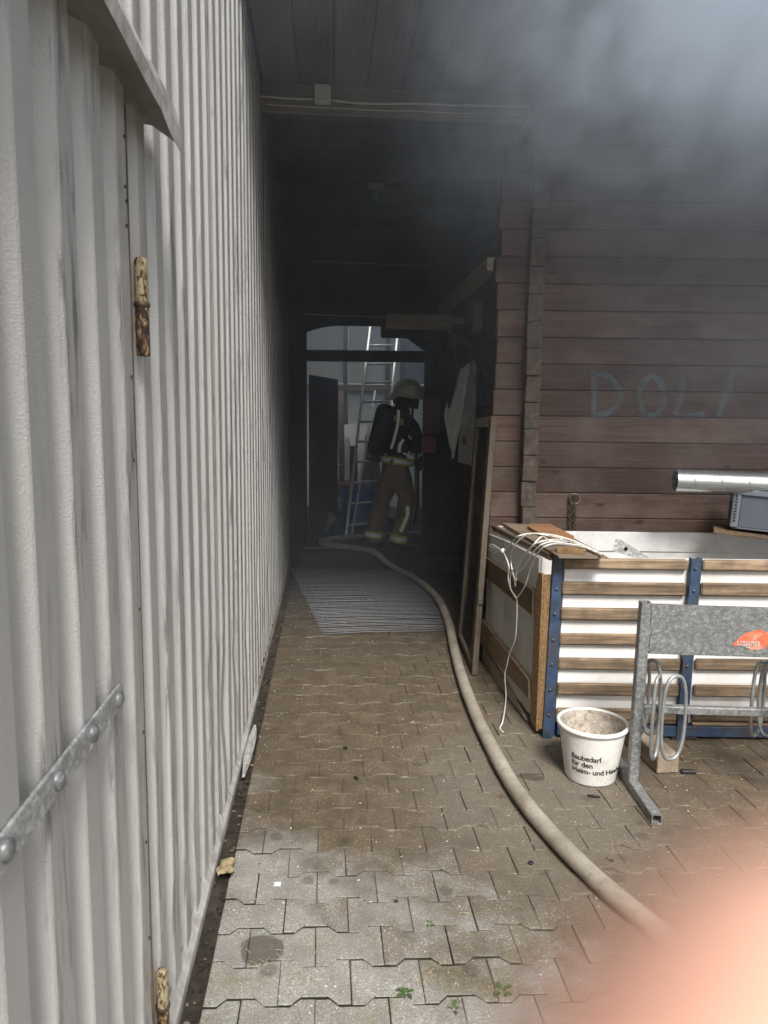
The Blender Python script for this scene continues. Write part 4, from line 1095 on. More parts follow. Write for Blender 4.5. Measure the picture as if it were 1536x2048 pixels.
for bxx in (0.0, .50, 1.0):
    q = gy(1347, 1436, 2.68); loop(q.x + bxx, 2.68, q.z, .115, .345, rad(20))
    q = gy(1314, 1438, 2.72); loop(q.x + bxx, 2.73, q.z, .085, .345, rad(50), 0)
    q = gy(1303, 1395, 2.90); loop(q.x + bxx, 2.90, q.z, .085, .33, rad(-58))
    q = gy(1283, 1395, 2.93); loop(q.x + bxx, 2.93, q.z, .11, .33, rad(38))
# torn orange sticker with outlined lettering
def text_mesh(txt, size, align='LEFT', bold=0.0, sp_=1.0):
    cu = bpy.data.curves.new("t", 'FONT'); cu.body = txt; cu.size = size; cu.align_x = align; cu.offset = bold; cu.space_character = sp_; cu.resolution_u = 4
    o = bpy.data.objects.new("t", cu); COL.objects.link(o)
    dg = bpy.context.evaluated_depsgraph_get(); me = bpy.data.meshes.new_from_object(o.evaluated_get(dg))
    vs = [v.co.copy() for v in me.vertices]; fs = [list(p.vertices) for p in me.polygons]
    bpy.data.objects.remove(o); bpy.data.curves.remove(cu); bpy.data.meshes.remove(me)
    return vs, fs
m_ = MB()
pxs = [(1464, 1291), (1478, 1276), (1490, 1267), (1505, 1262), (1524, 1259), (1530, 1265), (1560, 1262), (1590, 1266), (1588, 1284), (1570, 1290), (1531, 1292), (1531, 1298), (1500, 1300), (1494, 1292)]
pts = [gy(u, v, 2.7745) for u, v in pxs]; n = len(pts)
m_.add(pts + [p + Vector((0, .0012, 0)) for p in pts], [tuple(range(n)), tuple(range(n, 2 * n))[::-1]] + [(i, (i + 1) % n, n + (i + 1) % n, n + i) for i in range(n)])
M_ORANGE = plain("torn_orange_sticker", (.58, .15, .07), .6, 0, .2, 60, (.55, .42, .35), .85)
centred("sticker", m_, M_ORANGE, bk)
vs, fs = text_mesh("usgan", .042, bold=.0002)
q = gy(1473, 1291, 2.7725)
m_ = MB(); m_.add([Vector((q.x + p.x, q.y, q.z + p.y - p.x * .019)) for p in vs], fs); centred("sticker_lettering", m_, plain("pale_print", (.66, .62, .58), .6), bk)
vs, fs = text_mesh("usgan", .042, bold=-.0016)
m_ = MB(); m_.add([Vector((q.x + p.x, q.y - .0008, q.z + p.y - p.x * .019)) for p in vs], fs); centred("sticker_lettering", m_, plain("grey_orange_print", (.50, .28, .20), .6), bk)

# ------------------------------------------------------------------ white bucket
def bucket_mat():
    b = NB("dirty_white_plastic"); co = b.obj(False)
    n = b.noise(co, 14, 7, .7, .5); n2 = b.noise(co, 70, 5, .7); n3 = b.noise(co, 4, 4)
    c = b.mix(b.ramp(n, [(.50, 0.0), (.72, .55)]), (.74, .735, .70), (.42, .38, .32))
    c = b.mix(b.math('MULTIPLY', b.ramp(n2, [(.56, 0.0), (.68, .8)]), b.ramp(n3, [(.45, 0.0), (.65, 1.0)])), c, (.28, .24, .19))
    return b.bsdf(c, .5, 0, b.bump(n2, .15, .001), .4)
def bucket_in_mat():
    b = NB("grimy_bucket_inside"); co = b.obj(False); n = b.noise(co, 16, 8, .75, .6); n2 = b.noise(co, 55, 5, .7)
    c = b.ramp(n, [(.35, (.55, .52, .46)), (.55, (.36, .31, .25)), (.72, (.12, .095, .07))])
    c = b.mix(b.ramp(n2, [(.5, 0.0), (.65, .7)]), c, (.10, .08, .06))
    return b.bsdf(c, .65, 0, b.bump(n2, .4, .002), .3)
BC = Vector((.902, 2.898, 0)); BR0, BR1, BH = .106, .142, .243
bu = empty("bucket", BC, "dirty white plastic bucket with black German lettering beside the rack post", "bucket")
m_ = MB(); m_.lathe([(.001, .004), (BR0 - .008, .004), (BR0 - .002, .0), (BR0, .006), (BR1 - .002, BH - .012)], 48); obj("bucket_wall", m_, bucket_mat(), bu, BC)
m_ = MB(); m_.lathe([(BR1 - .006, BH - .002), (BR0 - .004, .012), (.001, .010)], 48); obj("bucket_inside", m_, bucket_in_mat(), bu, BC)
m_ = MB(); m_.lathe([(BR1 - .0065, BH - .004), (BR1 - .005, BH + .002), (BR1, BH + .004), (BR1 + .007, BH + .001), (BR1 + .008, BH - .009), (BR1 + .005, BH - .015), (BR1 - .002, BH - .012)], 48); obj("bucket_rim", m_, bucket_mat(), bu, BC)
m_ = MB()
for txt, zt2, in (("Baubedarf", .118), ("für den", .088), ("Heim- und Handwerker", .058)):
    vs, fs = text_mesh(txt, .0335, bold=.0004, sp_=.94)
    out = []
    # start about 40 degrees left of the face turned to the camera
    face = math.atan2(-BC.y, -BC.x)
    for p in vs:
        z = zt2 + p.y * 1.0; r = BR0 + (BR1 - BR0) * z / BH + .0012
        a = face - rad(38) + p.x / r
        out.append(Vector((r * math.cos(a), r * math.sin(a), z)))
    m_.add(out, fs)
obj("lettering", m_, M_INK, bu, BC)

# ------------------------------------------------------------------ beyond the gate: littered yard under a light roof
FZ = .165
m_ = MB(); m_.box(-3.2, 3.2, GY + .3, 13.5, 0, FZ); o = obj("yard_floor", m_, plain("charred_floor", (.055, .048, .042), .9, 0, .6, 12, (.02, .018, .017), .7, .8, .01)); tag(o, kind='structure')
bw = empty("panel_wall", (0, 11.2, FZ), "wall of pale panels with dark posts behind the ladder", "wall")
M_PANEL = plain("pale_panel", (.80, .75, .67), .6, 0, .08, 3, (.40, .36, .30), .4)
M_PANELG = plain("grey_green_panel", (.30, .32, .31), .6, 0, .2, 4, (.10, .10, .095), .5)
xs = [-3.0, -1.9, -.61, .02, .33, 3.0]
for i, (x0, x1) in enumerate(((-3.0, -1.86), (-1.84, -.66), (-.58, .0), (.06, .22), (.62, .74), (.98, 3.0))):
    m_ = MB(); m_.box(x0, x1, 11.2, 11.24, 2.09, 2.98, .004); centred("upper_panel", m_, M_PANEL, bw)
for x0, x1 in ((-3.0, -1.86), (-1.84, -.66), (-.58, .28), (.30, 1.2), (1.22, 3.0)):
    m_ = MB(); m_.box(x0, x1, 11.17, 11.21, FZ, 2.07, .004); centred("lower_panel", m_, M_PANELG, bw)
for x in (-.62, .03, .26, .78, -1.85):
    m_ = MB(); m_.box(x - .035, x + .035, 11.12, 11.19, FZ, 2.98, .004); centred("post", m_, M_DARKWOOD, bw)
m_ = MB(); m_.box(.74, .98, 11.205, 11.235, 2.09, 2.98, .004); centred("dark_panel", m_, M_GREYPLASTIC, bw)
m_ = MB(); m_.box(.22, .62, 11.215, 11.24, 2.09, 2.98, .004); centred("dark_panel", m_, M_GREYPLASTIC, bw)
m_ = MB(); m_.box(-3, 3, 11.10, 11.165, 1.98, 2.07, .004); centred("rail", m_, M_GREYWOODX, bw)
def poly_mat():
    b = NB("milky_polycarbonate"); co = b.obj(False); n = b.noise(b.scl(co, (1, 6, 6)), 1.0, 4)
    d = b.n("ShaderNodeBsdfDiffuse", None); b.set(d.inputs['Color'], b.ramp(n, [(.3, (.50, .51, .51)), (.7, (.64, .65, .65))]))
    t = b.n("ShaderNodeBsdfTranslucent"); t.inputs['Color'].default_value = (.72, .73, .72, 1); mx = b.n("ShaderNodeMixShader"); mx.inputs[0].default_value = .55
    b.t.links.new(d.outputs[0], mx.inputs[1]); b.t.links.new(t.outputs[0], mx.inputs[2]); b.t.links.new(mx.outputs[0], b.out.inputs['Surface']); return b.m
yr = empty("barrel_roof", (0, 10, 3), "milky barrel-vaulted roof over the littered yard", "roof")
m_ = MB(); M_POLY = poly_mat()
def vault(a, b_, k=0.0):
    y = 9.6 + 1.7 * a; x = -3 + 6 * b_
    return Vector((x, y, 2.98 + .5 * math.sin(math.pi * .5 * (1 - a) * 1.0 + .0) + k))
m_.grid(lambda a, b_: vault(a, b_), 14, 2); centred("roof_sheet", m_, M_POLY, yr)
for x in (-1.6, -.75, .1, .72, 1.5):
    m_ = MB(); m_.tube([vault(i / 14, (x + 3) / 6, -.03) for i in range(15)], .018, 6); centred("roof_hoop", m_, M_GALV, yr)
m_ = MB(); m_.box(-3, 3, 11.05, 11.1, 2.985, 3.03); centred("roof_purlin", m_, M_GALV, yr)
# cabin continues behind: right side of the yard
m_ = MB(); m_.box(1.6, 1.7, 7.95, 13, 0, 3.2); o = thing("side_wall", m_, M_DARKWOOD, "dark side wall closing the littered yard", "wall")
# ladder
ld = empty("ladder", gy(700, 990, 8.6), "aluminium ladder leaning in the yard behind the firefighter", "ladder")
M_ALU = plain("dull_aluminium", (.55, .55, .53), .42, .5, .15, 20)
B0, T0 = gy(702, 985, 8.3), gy(742, 640, 9.3); B1, T1 = gy(762, 985, 8.5), gy(798, 640, 9.5)
lo = Vector((0, 0, FZ)); dB = (B0 - T0) * ((B0.z - FZ) / (T0.z - B0.z)); B0 = B0 + dB; B1 = B1 + (B1 - T1) * ((B1.z - FZ) / (T1.z - B1.z))
for a, b_ in ((B0, T0), (B1, T1)):
    m_ = MB(); m_.beam(a, b_, .03, .075, .004, up=(0, 1, 0)); centred("stile", m_, M_ALU, ld)
L_ = (T0 - B0).length; nr = int(L_ / .26)
for i in range(nr):
    t = (i + .6) / nr
    m_ = MB(); m_.tube([B0.lerp(T0, t), B1.lerp(T1, t)], .016, 6); centred("rung", m_, M_ALU, ld)
# second ladder section behind, narrower
for a, b_ in ((B0 + Vector((.06, .12, 0)), T0 + Vector((.06, .05, -.9))), (B1 + Vector((-.05, .12, 0)), T1 + Vector((-.05, .05, -.9)))):
    m_ = MB(); m_.beam(a, b_, .028, .06, .004, up=(0, 1, 0)); centred("inner_stile", m_, M_ALU, ld)
for k_, (u0, v0, u1, v1, w_, mt, lb) in enumerate(((730, 990, 738, 870, .10, M_GREYWOODZ, "pale plank leaning behind the ladder, right of its rails"), (752, 985, 748, 905, .14, M_DARKWOOD, "dark broad board standing between the ladder and the firefighter"), (835, 1050, 832, 860, .07, M_GREYWOODZ, "narrow plank standing right of the firefighter behind the gate post"))):
    a, b_ = gy(u0, v0, 9.5), gy(u1, v1, 9.8); m_ = MB(); m_.beam(a, b_, w_, .03, .004, up=(0, 1, 0)); thing("plank", m_, mt, lb, "plank")
m_ = MB(); q = gy(668, 1030, 8.2); m_.lathe([(.001, 0), (.10, 0), (.125, .22), (.135, .225), (.12, .22), (.09, .02), (.001, .015)], 20); o = obj("bucket", m_, plain("dark_blue_plastic", (.02, .05, .14), .45), None, (q.x, 8.2, FZ)); tag(o, "dark blue bucket beside the gate leaf in the yard", "bucket")
# barrel and junk
bl = gy(715, 1020, 8.7)
m_ = MB(); m_.lathe([(.001, .0), (.20, .0), (.235, .05), (.245, .15), (.235, .18), (.25, .30), (.235, .33), (.24, .45), (.22, .50), (.215, .51), (.20, .50), (.19, .2), (.001, .18)], 28, Matrix.Rotation(0, 4, 'X'))
o = obj("blue_barrel", m_, plain("blue_plastic", (.02, .09, .30), .4, 0, .2, 8), None, (bl.x, 8.7, FZ)); tag(o, "blue plastic tub on the charred floor left of the firefighter", "tub")
def lean(name, u0, v0, u1, v1, y0, y1, w, t, mat, label, cat="plank"):
    a, b_ = gy(u0, v0, y0), gy(u1, v1, y1); m_ = MB(); m_.beam(a, b_, w, t, .004, up=(0, 1, 0)); return thing(name, m_, mat, label, cat)
lean("plank", 684, 975, 681, 782, 9.6, 10.0, .085, .03, M_GREYWOODZ, "tall weathered plank leaning left of the ladder, beside the gate leaf")
lean("plank", 694, 960, 695, 875, 9.3, 9.5, .065, .03, M_WHITEBOARD, "short white plank standing left of the ladder foot")
lean("plank", 668, 1000, 667, 760, 9.9, 10.3, .10, .04, M_DARKWOOD, "dark plank standing against the pale panels beside the gate leaf")
lean("plank", 706, 985, 706, 892, 9.6, 9.7, .12, .03, M_DARKWOOD, "short dark board behind the ladder")
lean("door_panel", 724, 985, 727, 850, 10.4, 10.5, .62, .03, M_PANELG, "grey green door panel leaning behind the ladder", "panel")
q = gy(690, 975, 8.9)
m_ = MB(); m_.box(q.x - .16, q.x + .12, 8.8, 9.15, FZ + .42, FZ + .56, .01); thing("red_crate", m_, M_REDBOX, "rusty red crate on the dark chest behind the gate leaf", "crate")
m_ = MB(); m_.box(q.x - .22, q.x + .12, 8.7, 9.2, FZ, FZ + .415, .01); thing("dark_chest", m_, M_BLACK, "dark chest under the red crate in the yard", "chest")
q = gy(674, 1003, 8.5)
m_ = MB(); m_.lathe([(.001, 0), (.07, 0), (.085, .15), (.09, .155), (.08, .15), (.065, .02), (.001, .015)], 20); o = obj("paint_pot", m_, M_JBOX, None, (q.x, 8.5, FZ + .27)); tag(o, "pale pot standing on the low stool behind the gate leaf", "pot")
m_ = MB(); m_.box(q.x - .14, q.x + .14, 8.38, 8.62, FZ + .235, FZ + .268, .004); 
for dx, dy in ((-.12, 8.4), (.12, 8.4), (-.12, 8.6), (.12, 8.6)): m_.box(q.x + dx - .015, q.x + dx + .015, dy - .015, dy + .015, FZ, FZ + .236)
thing("low_stool", m_, M_DARKWOODX, "low dark stool under the pale pot", "stool")
lean("board", 622, 1058, 655, 1020, 7.85, 8.05, .30, .02, M_GREYWOODX, "pale board leaning at the foot of the gate leaf", "board")
m_ = MB()
for i in range(520):
    x = R.uniform(-.85, .75); y = R.uniform(7.5, 9.4); q = R.uniform(.006, .03)
    rot = Euler((R.uniform(-.5, .5), R.uniform(-.5, .5), R.uniform(0, 3))).to_matrix()
    m_.blob((x, y, FZ + q * .3), q * R.uniform(1, 3), q, q * .4, 5, 3, .5, i, mi=R.choice((0, 0, 0, 1)), smooth=False, rot=rot)
M_CHAR = plain("char", (.018, .017, .016), .6, 0, .4, 40); M_ASH = plain("ash", (.16, .15, .14), .9, 0, .4, 40)
tag(obj("charred_debris", m_, [M_CHAR, M_ASH]), "charred debris scattered on the floor behind the gate", "debris", kind='stuff')
m_ = MB()
for i in range(95):
    an = R.uniform(0, 6.28); rr_ = R.uniform(0, .48); x = -.38 + rr_ * math.cos(an); y = 8.95 + rr_ * .7 * math.sin(an); z = FZ + max(.03, (.6 - rr_) * 1.0) * R.uniform(.5, 1)
    rot = Euler((R.uniform(-1, 1), R.uniform(-1, 1), R.uniform(0, 3))).to_matrix(); q = R.uniform(.04, .10)
    m_.blob((x, y, z), q * R.uniform(1, 2), q, q * .5, 6, 4, .6, i + 900, mi=R.choice((0, 0, 0, 0, 1)), smooth=False, rot=rot)
tag(obj("junk_heap", m_, [M_CHAR, M_ASH]), "heap of charred junk at the ladder's foot", "junk", kind='stuff')
# ------------------------------------------------------------------ firefighter
MY = 7.32
def F(u, v, dy=0.0): return gy(u, v, MY + dy)
def skin(name, chains, mat, parent, sub=2, smooth=True, root=0, fold=0.0):
    """chains: list of [(point, radius[, radius2])...]; chains starting at an existing point join it"""
    vs = []; es = []; rs = []
    def find(p):
        for i, q in enumerate(vs):
            if (q - p).length < 1e-5: return i
        return None
    for chn in chains:
        last = None
        for it in chn:
            p = Vector(it[0]); i = find(p)
            if i is None:
                i = len(vs); vs.append(p); rs.append((it[1], it[2] if len(it) > 2 else it[1]))
            if last is not None: es.append((last, i))
            last = i
    me = bpy.data.meshes.new(name); me.from_pydata([tuple(p) for p in vs], es, [])
    o = bpy.data.objects.new(name, me); COL.objects.link(o)
    md = o.modifiers.new("s", 'SKIN'); md.use_smooth_shade = True; md.branch_smoothing = .3
    sv = me.skin_vertices[0].data
    for i, r in enumerate(rs): sv[i].radius = r; sv[i].use_root = (i == root)
    ms = o.modifiers.new("d", 'SUBSURF'); ms.levels = sub; ms.render_levels = sub
    dg = bpy.context.evaluated_depsgraph_get(); m2 = bpy.data.meshes.new_from_object(o.evaluated_get(dg))
    bpy.data.objects.remove(o); bpy.data.meshes.remove(me)
    m2.name = name; m2.materials.clear(); m2.materials.append(mat)
    for p in m2.polygons: p.use_smooth = smooth
    if fold:
        nn = [v.normal.copy() for v in m2.vertices]
        for v, n_v in zip(m2.vertices, nn):
            p = v.co; w = mnoise.noise(Vector((p.x * 9, p.y * 9, p.z * 16 + 2 * mnoise.noise(p * 5)))) + .6 * mnoise.noise(Vector((p.x * 21 + p.z * 14, p.y * 21, p.z * 10)))
            v.co = p + n_v * fold * w
    c = Vector((0, 0, 0))
    for v in m2.vertices: c += v.co
    c /= len(m2.vertices)
    for v in m2.vertices: v.co -= c
    return place(bpy.data.objects.new(name, m2), parent, c)
M_SKIN = plain("skin", (.52, .30, .21), .55, 0, .12, 30, None, 0, .15)
def cloth_mat(name, col, var=.3):
    b = NB(name); co = b.obj(False); n = b.noise(co, 8, 6, .65); w = b.noise(b.scl(co, (9, 9, 5)), 1.0, 4, .6, 1.0); f = b.noise(co, 200, 2)
    c = b.mix(b.ramp(n, [(.3, 0.0), (.7, 1.0)]), [x * (1 - var) for x in col], col)
    return b.bsdf(c, .85, 0, b.bump(f, .3, .001, b.bump(w, .8, .03)), .2)
M_KHAKI = cloth_mat("khaki_turnout_cloth", (.27, .195, .125), .45)
M_NAVY = cloth_mat("dark_turnout_cloth", (.045, .042, .040))
M_REFL = plain("silver_reflective_tape", (.82, .83, .80), .35, .1, .12, 60)
M_LIME = plain("lime_tape", (.42, .46, .05), .6, 0, .15, 60)
M_HELMET = plain("pale_helmet", (.66, .68, .52), .32, 0, .1, 12, (.30, .30, .22), .4)
ff = empty("firefighter", (F(775, 1100).x, MY, FZ), "firefighter in khaki trousers with black air tank and pale helmet standing at the gate", "person")
pel = F(793, 935); 
kl, kr = F(757, 1010, .05), F(812, 1010, .02)
al, ar = F(747, 1085, .04), F(795, 1085, -.05)
tl, tr_ = F(757, 1099, .12), F(815, 1100, -.06)
chest = F(795, 860, -.01); neck = F(806, 812, .01); head = F(811, 789, .03)
shl, shr = F(775, 832, .06), F(816, 838, -.06)
el, er = F(800, 880, .22), F(836, 875, .02)
hl, hr = F(835, 905, .30), F(836, 918, .12)
body = skin("body", [[(pel, .09, .08), (chest, .10, .09), (neck, .06), (head, .085, .095)],
    [(chest, .10, .09), (shl, .04), (el, .035), (hl, .03)], [(chest, .10, .09), (shr, .04), (er, .035), (hr, .03)],
    [(pel, .10, .09), (F(775, 945), .08), (kl, .06), (al, .045)], [(pel, .10, .09), (F(806, 945), .08), (kr, .06), (ar, .045)]], M_SKIN, ff, 2)
skin("hood", [[(F(806, 818), .09, .085), (F(808, 805), .085, .085), (head, .098, .105), (head + Vector((0, 0, .05)), .085)]], M_BLACK, ff, 2)
skin("trousers", [[(F(791, 908), .168, .14), (F(791, 922), .172, .142), (F(793, 945), .155, .13), (F(774, 972), .115, .115), (F(764, 1000, .04), .105), (F(756, 1030, .05), .095), (F(750, 1060, .05), .088), (F(746, 1092, .05), .092)],
    [(F(793, 945), .155, .13), (F(808, 972), .112, .112), (F(815, 1005, .0), .100), (F(808, 1035, -.02), .09), (F(798, 1065, -.05), .085), (F(794, 1092, -.06), .092)]], M_KHAKI, ff, 3, fold=.016)
skin("jacket", [[(F(795, 926), .160, .135), (F(794, 890), .15, .13), (F(796, 855), .155, .13), (F(803, 825), .13, .12), (F(808, 808), .07, .07)],
    [(F(796, 855), .155, .13), (F(782, 840, .05), .085), (el, .07), (F(828, 898, .28), .062)], [(F(796, 855), .155, .13), (F(818, 842, -.05), .085), (er, .068), (F(833, 910, .10), .062)]], M_NAVY, ff, 3, fold=.014)
def boot(name, a, t):
    d = (t - a); d.z = 0; d = d.normalized() if d.length > 1e-4 else Vector((1, 0, 0))
    heel = Vector((a.x, a.y, FZ + .04)) - d * .05
    return skin(name, [[(Vector((a.x, a.y, FZ + .22)) - d * .01, .062), (Vector((a.x, a.y, FZ + .10)), .06), (heel + d * .06, .055, .05), (heel + d * .15, .05, .042), (heel + d * .24, .045, .034)], [(Vector((a.x, a.y, FZ + .10)), .06), (heel, .05, .045)]], M_BLACK, ff, 2)
boot("boot", F(748, 1092, .05), tl); boot("boot", F(793, 1092, -.06), tr_)
# gloves: palm, four fingers and a thumb each
def glove(w, d, up):
    d = d.normalized(); s_ = d.cross(Vector(up)).normalized(); n2 = s_.cross(d)
    chains = [[(w, .034), (w + d * .05, .038, .026), (w + d * .085, .036, .02)]]
    for i, L in enumerate((.065, .078, .072, .055)):
        r0 = w + d * .085 + s_ * (-.027 + .018 * i); p0 = w + d * .05 + s_ * (-.014 + .009 * i)
        chains.append([(w + d * .05, .038, .026), (r0, .013), (r0 + d * L * .55 - n2 * .012, .012), (r0 + d * L * .75 - n2 * L * .6, .010)])
    chains.append([(w + d * .05, .038, .026), (w + d * .045 - s_ * .04 - n2 * .01, .015), (w + d * .075 - s_ * .048 - n2 * .03, .012)])
    return skin("glove", chains, M_BLACK, ff, 1)
glove(F(831, 909, .285), hl - el, (0, 0, 1)); glove(F(835, 915, .11), Vector((.05, .1, -.25)), (0, 1, 0))
# helmet
hc = F(815, 787, .02)
hm = empty("helmet", hc, None, None); hm.parent = ff; hm.matrix_parent_inverse = WM[ff.name].inverted()
Mh = Matrix.Translation(hc) @ Matrix.Rotation(rad(-25), 4, 'Z') @ Matrix.Rotation(rad(8), 4, 'Y')
m_ = MB(); vs = []; 
def shell(a, b_, gr=1.0):
    ph = 2 * math.pi * a; th = math.pi / 2 * b_
    x = math.cos(ph) * math.sin(th + .001); y = math.sin(ph) * math.sin(th + .001); z = math.cos(th)
    L = .165 if x > 0 else .155
    return Mh @ Vector((x * L * gr, y * .128 * gr, .145 * z * gr - .01))
m_.grid(lambda a, b_: shell(a, b_), 32, 10); 
def brim(a, b_):
    ph = 2 * math.pi * a; k = 1 + .16 * b_ + (.10 * b_ if math.cos(ph) < -.3 else 0); drop = -.01 - .028 * b_ - (.05 * b_ if math.cos(ph) < -.2 else 0)
    return Mh @ Vector((math.cos(ph) * .16 * k, math.sin(ph) * .128 * k, drop))
m_.grid(brim, 32, 3); obj("helmet_shell", m_, M_HELMET, hm)
m_ = MB(); m_.tube([Mh @ Vector((.17 * math.sin(t), 0, .148 * math.cos(t) - .008)) for t in [-1.1 + .22 * i for i in range(11)]], .014, 8, rfn=lambda t: .6 + .5 * math.sin(math.pi * t)); obj("helmet_crest", m_, M_HELMET, hm)
m_ = MB(); m_.grid(lambda a, b_: Mh @ Vector((.17 * math.cos(-1.1 + 2.2 * a), .135 * math.sin(-1.1 + 2.2 * a), .035 + .05 * b_)), 14, 3); obj("visor", m_, M_GALVL, hm)
m_ = MB(); m_.grid(lambda a, b_: Mh @ Vector((-.155 * math.cos(-1.25 + 2.5 * a) * (1 - .12 * b_), .135 * math.sin(-1.25 + 2.5 * a) * (1 - .1 * b_), -.02 - .10 * b_)), 14, 4); obj("neck_flap", m_, M_BLACK, hm)
m_ = MB(); m_.grid(lambda a, b_: Mh @ Vector((.135 * math.cos(-.9 + 1.8 * a), .095 * math.sin(-.9 + 1.8 * a), -.01 - .13 * b_)), 10, 5); obj("face_mask", m_, M_BLACK, hm)
# breathing apparatus
m_ = MB(); m_.tube(catmull([F(772, 905, -.10), F(790, 890, -.17), F(812, 868, -.14), F(824, 835, -.10), F(824, 805, -.06)], 6), .014, 8); centred("air_hose", m_, M_BLACK, ff)
m_ = MB(); m_.tube(catmull([F(832, 905, .0), F(836, 950, -.05), F(835, 1000, -.02), F(828, 1050, .02)], 6), .012, 8); centred("safety_line", m_, M_BLACK, ff)
ta, tb2 = F(773, 815, -.16), F(752, 905, -.17)
d_ = (tb2 - ta).normalized()
m_ = MB(); pts = [ta + d_ * ((tb2 - ta).length * i / 10) for i in range(11)]
m_.tube([pts[0] - d_ * .03] + pts + [pts[-1] + d_ * .03], .098, 18, rfn=lambda t: .55 if t in (0.0, 1.0) else (.9 if t < .12 or t > .9 else 1.0)); centred("air_tank", m_, M_BLACK, ff)
m_ = MB(); m_.tube([tb2 + d_ * .02, tb2 + d_ * .09], .035, 10); m_.tube([tb2 + d_ * .07 + Vector((-.06, 0, 0)), tb2 + d_ * .07 + Vector((.06, 0, 0))], .018, 8); centred("tank_valve", m_, M_DARKMETAL, ff)
m_ = MB(); m_.beam(F(770, 830, -.10), F(762, 905, -.10), .16, .04, .01, up=(0, 1, 0)); centred("back_plate", m_, M_BLACK, ff)
def ribbon(pts, w, mat, name, nrm=(0, -1, 0)):
    pts = catmull(pts, 4); m_ = MB(); L = []; nv = Vector(nrm)
    for i, p in enumerate(pts):
        t = (pts[min(i + 1, len(pts) - 1)] - pts[max(i - 1, 0)]).normalized(); s_ = t.cross(nv).normalized() * w / 2; L.append((p - s_, p + s_, p + s_ + nv * .006, p - s_ + nv * .006))
    vs = [q for a in L for q in a]; fs = []
    for i in range(len(L) - 1):
        for k in range(4): fs.append((4 * i + k, 4 * i + (k + 1) % 4, 4 * i + 4 + (k + 1) % 4, 4 * i + 4 + k))
    m_.add(vs, fs); return centred(name, m_, mat, ff)
ribbon([F(797, 820, -.165), F(796, 845, -.175), F(789, 875, -.175), F(782, 898, -.17)], .028, M_REFL, "harness_strap")
ribbon([F(806, 878, -.165), F(800, 890, -.17), F(798, 905, -.165)], .035, M_REFL, "jacket_patch")
ribbon([F(786, 836, -.172), F(792, 836, -.172)], .05, M_LIME, "jacket_patch"); ribbon([F(803, 838, -.16), F(804, 850, -.165)], .03, M_LIME, "jacket_patch")
def band(c, rx, ry, h, name, tilt=0.0, lime=True):
    c = Vector(c); rt = Matrix.Rotation(tilt, 4, 'Y')
    for hh, gr, mt in ((h, 1.0, M_LIME), (h * .5, 1.012, M_REFL)):
        m_ = MB(); m_.lathe([(1, -hh / 2), (1.01, 0), (1, hh / 2)], 28, Matrix.Translation(c) @ rt @ Matrix.Diagonal((rx * gr, ry * gr, 1, 1))); centred(name, m_, mt, ff)
band(F(793, 921), .172, .150, .075, "reflective_band", rad(8))
band(F(748, 1068, .05), .096, .096, .080, "reflective_band", rad(6)); band(F(797, 1076, -.055), .094, .094, .085, "reflective_band", rad(10))
band(F(831, 907, .12), .068, .068, .045, "cuff_band")
for w, mt, o_ in ((.05, M_LIME, 0), (.026, M_REFL, -.006)): ribbon([F(815, 1013, -.105 + o_), F(815, 1030, -.112 + o_), F(808, 1048, -.122 + o_), F(801, 1064, -.148 + o_)], w, mt, "leg_stripe")
ribbon([F(806, 906, -.15), F(820, 912, -.12)], .02, M_REFL, "waist_strap")

# ------------------------------------------------------------------ small things on the ground
M_LEAFG = plain("weed_green", (.06, .10, .028), .5, 0, .3, 40)
def weed(u, v, n, r, label):
    c = gz(u, v, -.004); w = empty("weed", c, label, "weed", group="weeds in the paving joints")
    for i in range(n):
        an = 2 * math.pi * i / n + R.uniform(-.4, .4); L = r * R.uniform(.6, 1.1); h = R.uniform(.3, .9)
        d = Vector((math.cos(an), math.sin(an), 0)); sd_ = Vector((-d.y, d.x, 0))
        m_ = MB(); wl = L * .19
        p = [c, c + d * L * .4 + Vector((0, 0, L * h * .5)), c + d * L * .75 + Vector((0, 0, L * h * .6)), c + d * L + Vector((0, 0, L * h * .45))]
        ws_ = [.15, .9, 1.0, .05]; vs = []
        for q, k in zip(p, ws_): vs += [q - sd_ * wl * k, q + Vector((0, 0, -.002)), q + sd_ * wl * k]
        fs = []
        for j in range(3):
            for k in range(2): fs.append((3 * j + k, 3 * j + k + 1, 3 * j + k + 4, 3 * j + k + 3))
        m_.add(vs, fs, None, 0, True); centred("leaf", m_, M_LEAFG, w)
weed(812, 1988, 8, .026, "bright green weed in the joint left of the other two front weeds")
weed(1003, 1986, 9, .030, "bright green weed standing nearest to the blurred fingertip")
weed(908, 2020, 4, .022, "small pale weed between the two bright green weeds")
weed(858, 1850, 6, .018, "tiny mossy weed tuft farthest up the paving, apart from the others")
M_COAL = plain("coal", (.012, .012, .012), .5, 0, .3, 60)
def lump(u, v, r, el, label, mat=M_COAL, name="coal_lump", cat="coal"):
    c = gz(u, v, r * .5); m_ = MB(); m_.blob(c, r * el, r, r * .7, 9, 6, .5, u, smooth=False, rot=Euler((0, 0, u)).to_matrix()); return thing(name, m_, mat, label, cat)
lump(1062, 1726, .009, 1.2, "black coal lump on the paving left of the hose")
lump(1222, 1722, .006, 1.6, "dark crumb on the paving right of the hose")
lump(1214, 1717, .004, 1.4, "tiny dark crumb beside the larger crumb right of the hose")
lump(690, 1496, .010, 1.3, "black lump in the middle of the brown paving")
lump(712, 1556, .008, 2.2, "dark smudge of char on the brown paving")
lump(792, 1802, .006, 1.3, "small black crumb in a paving joint near the front")
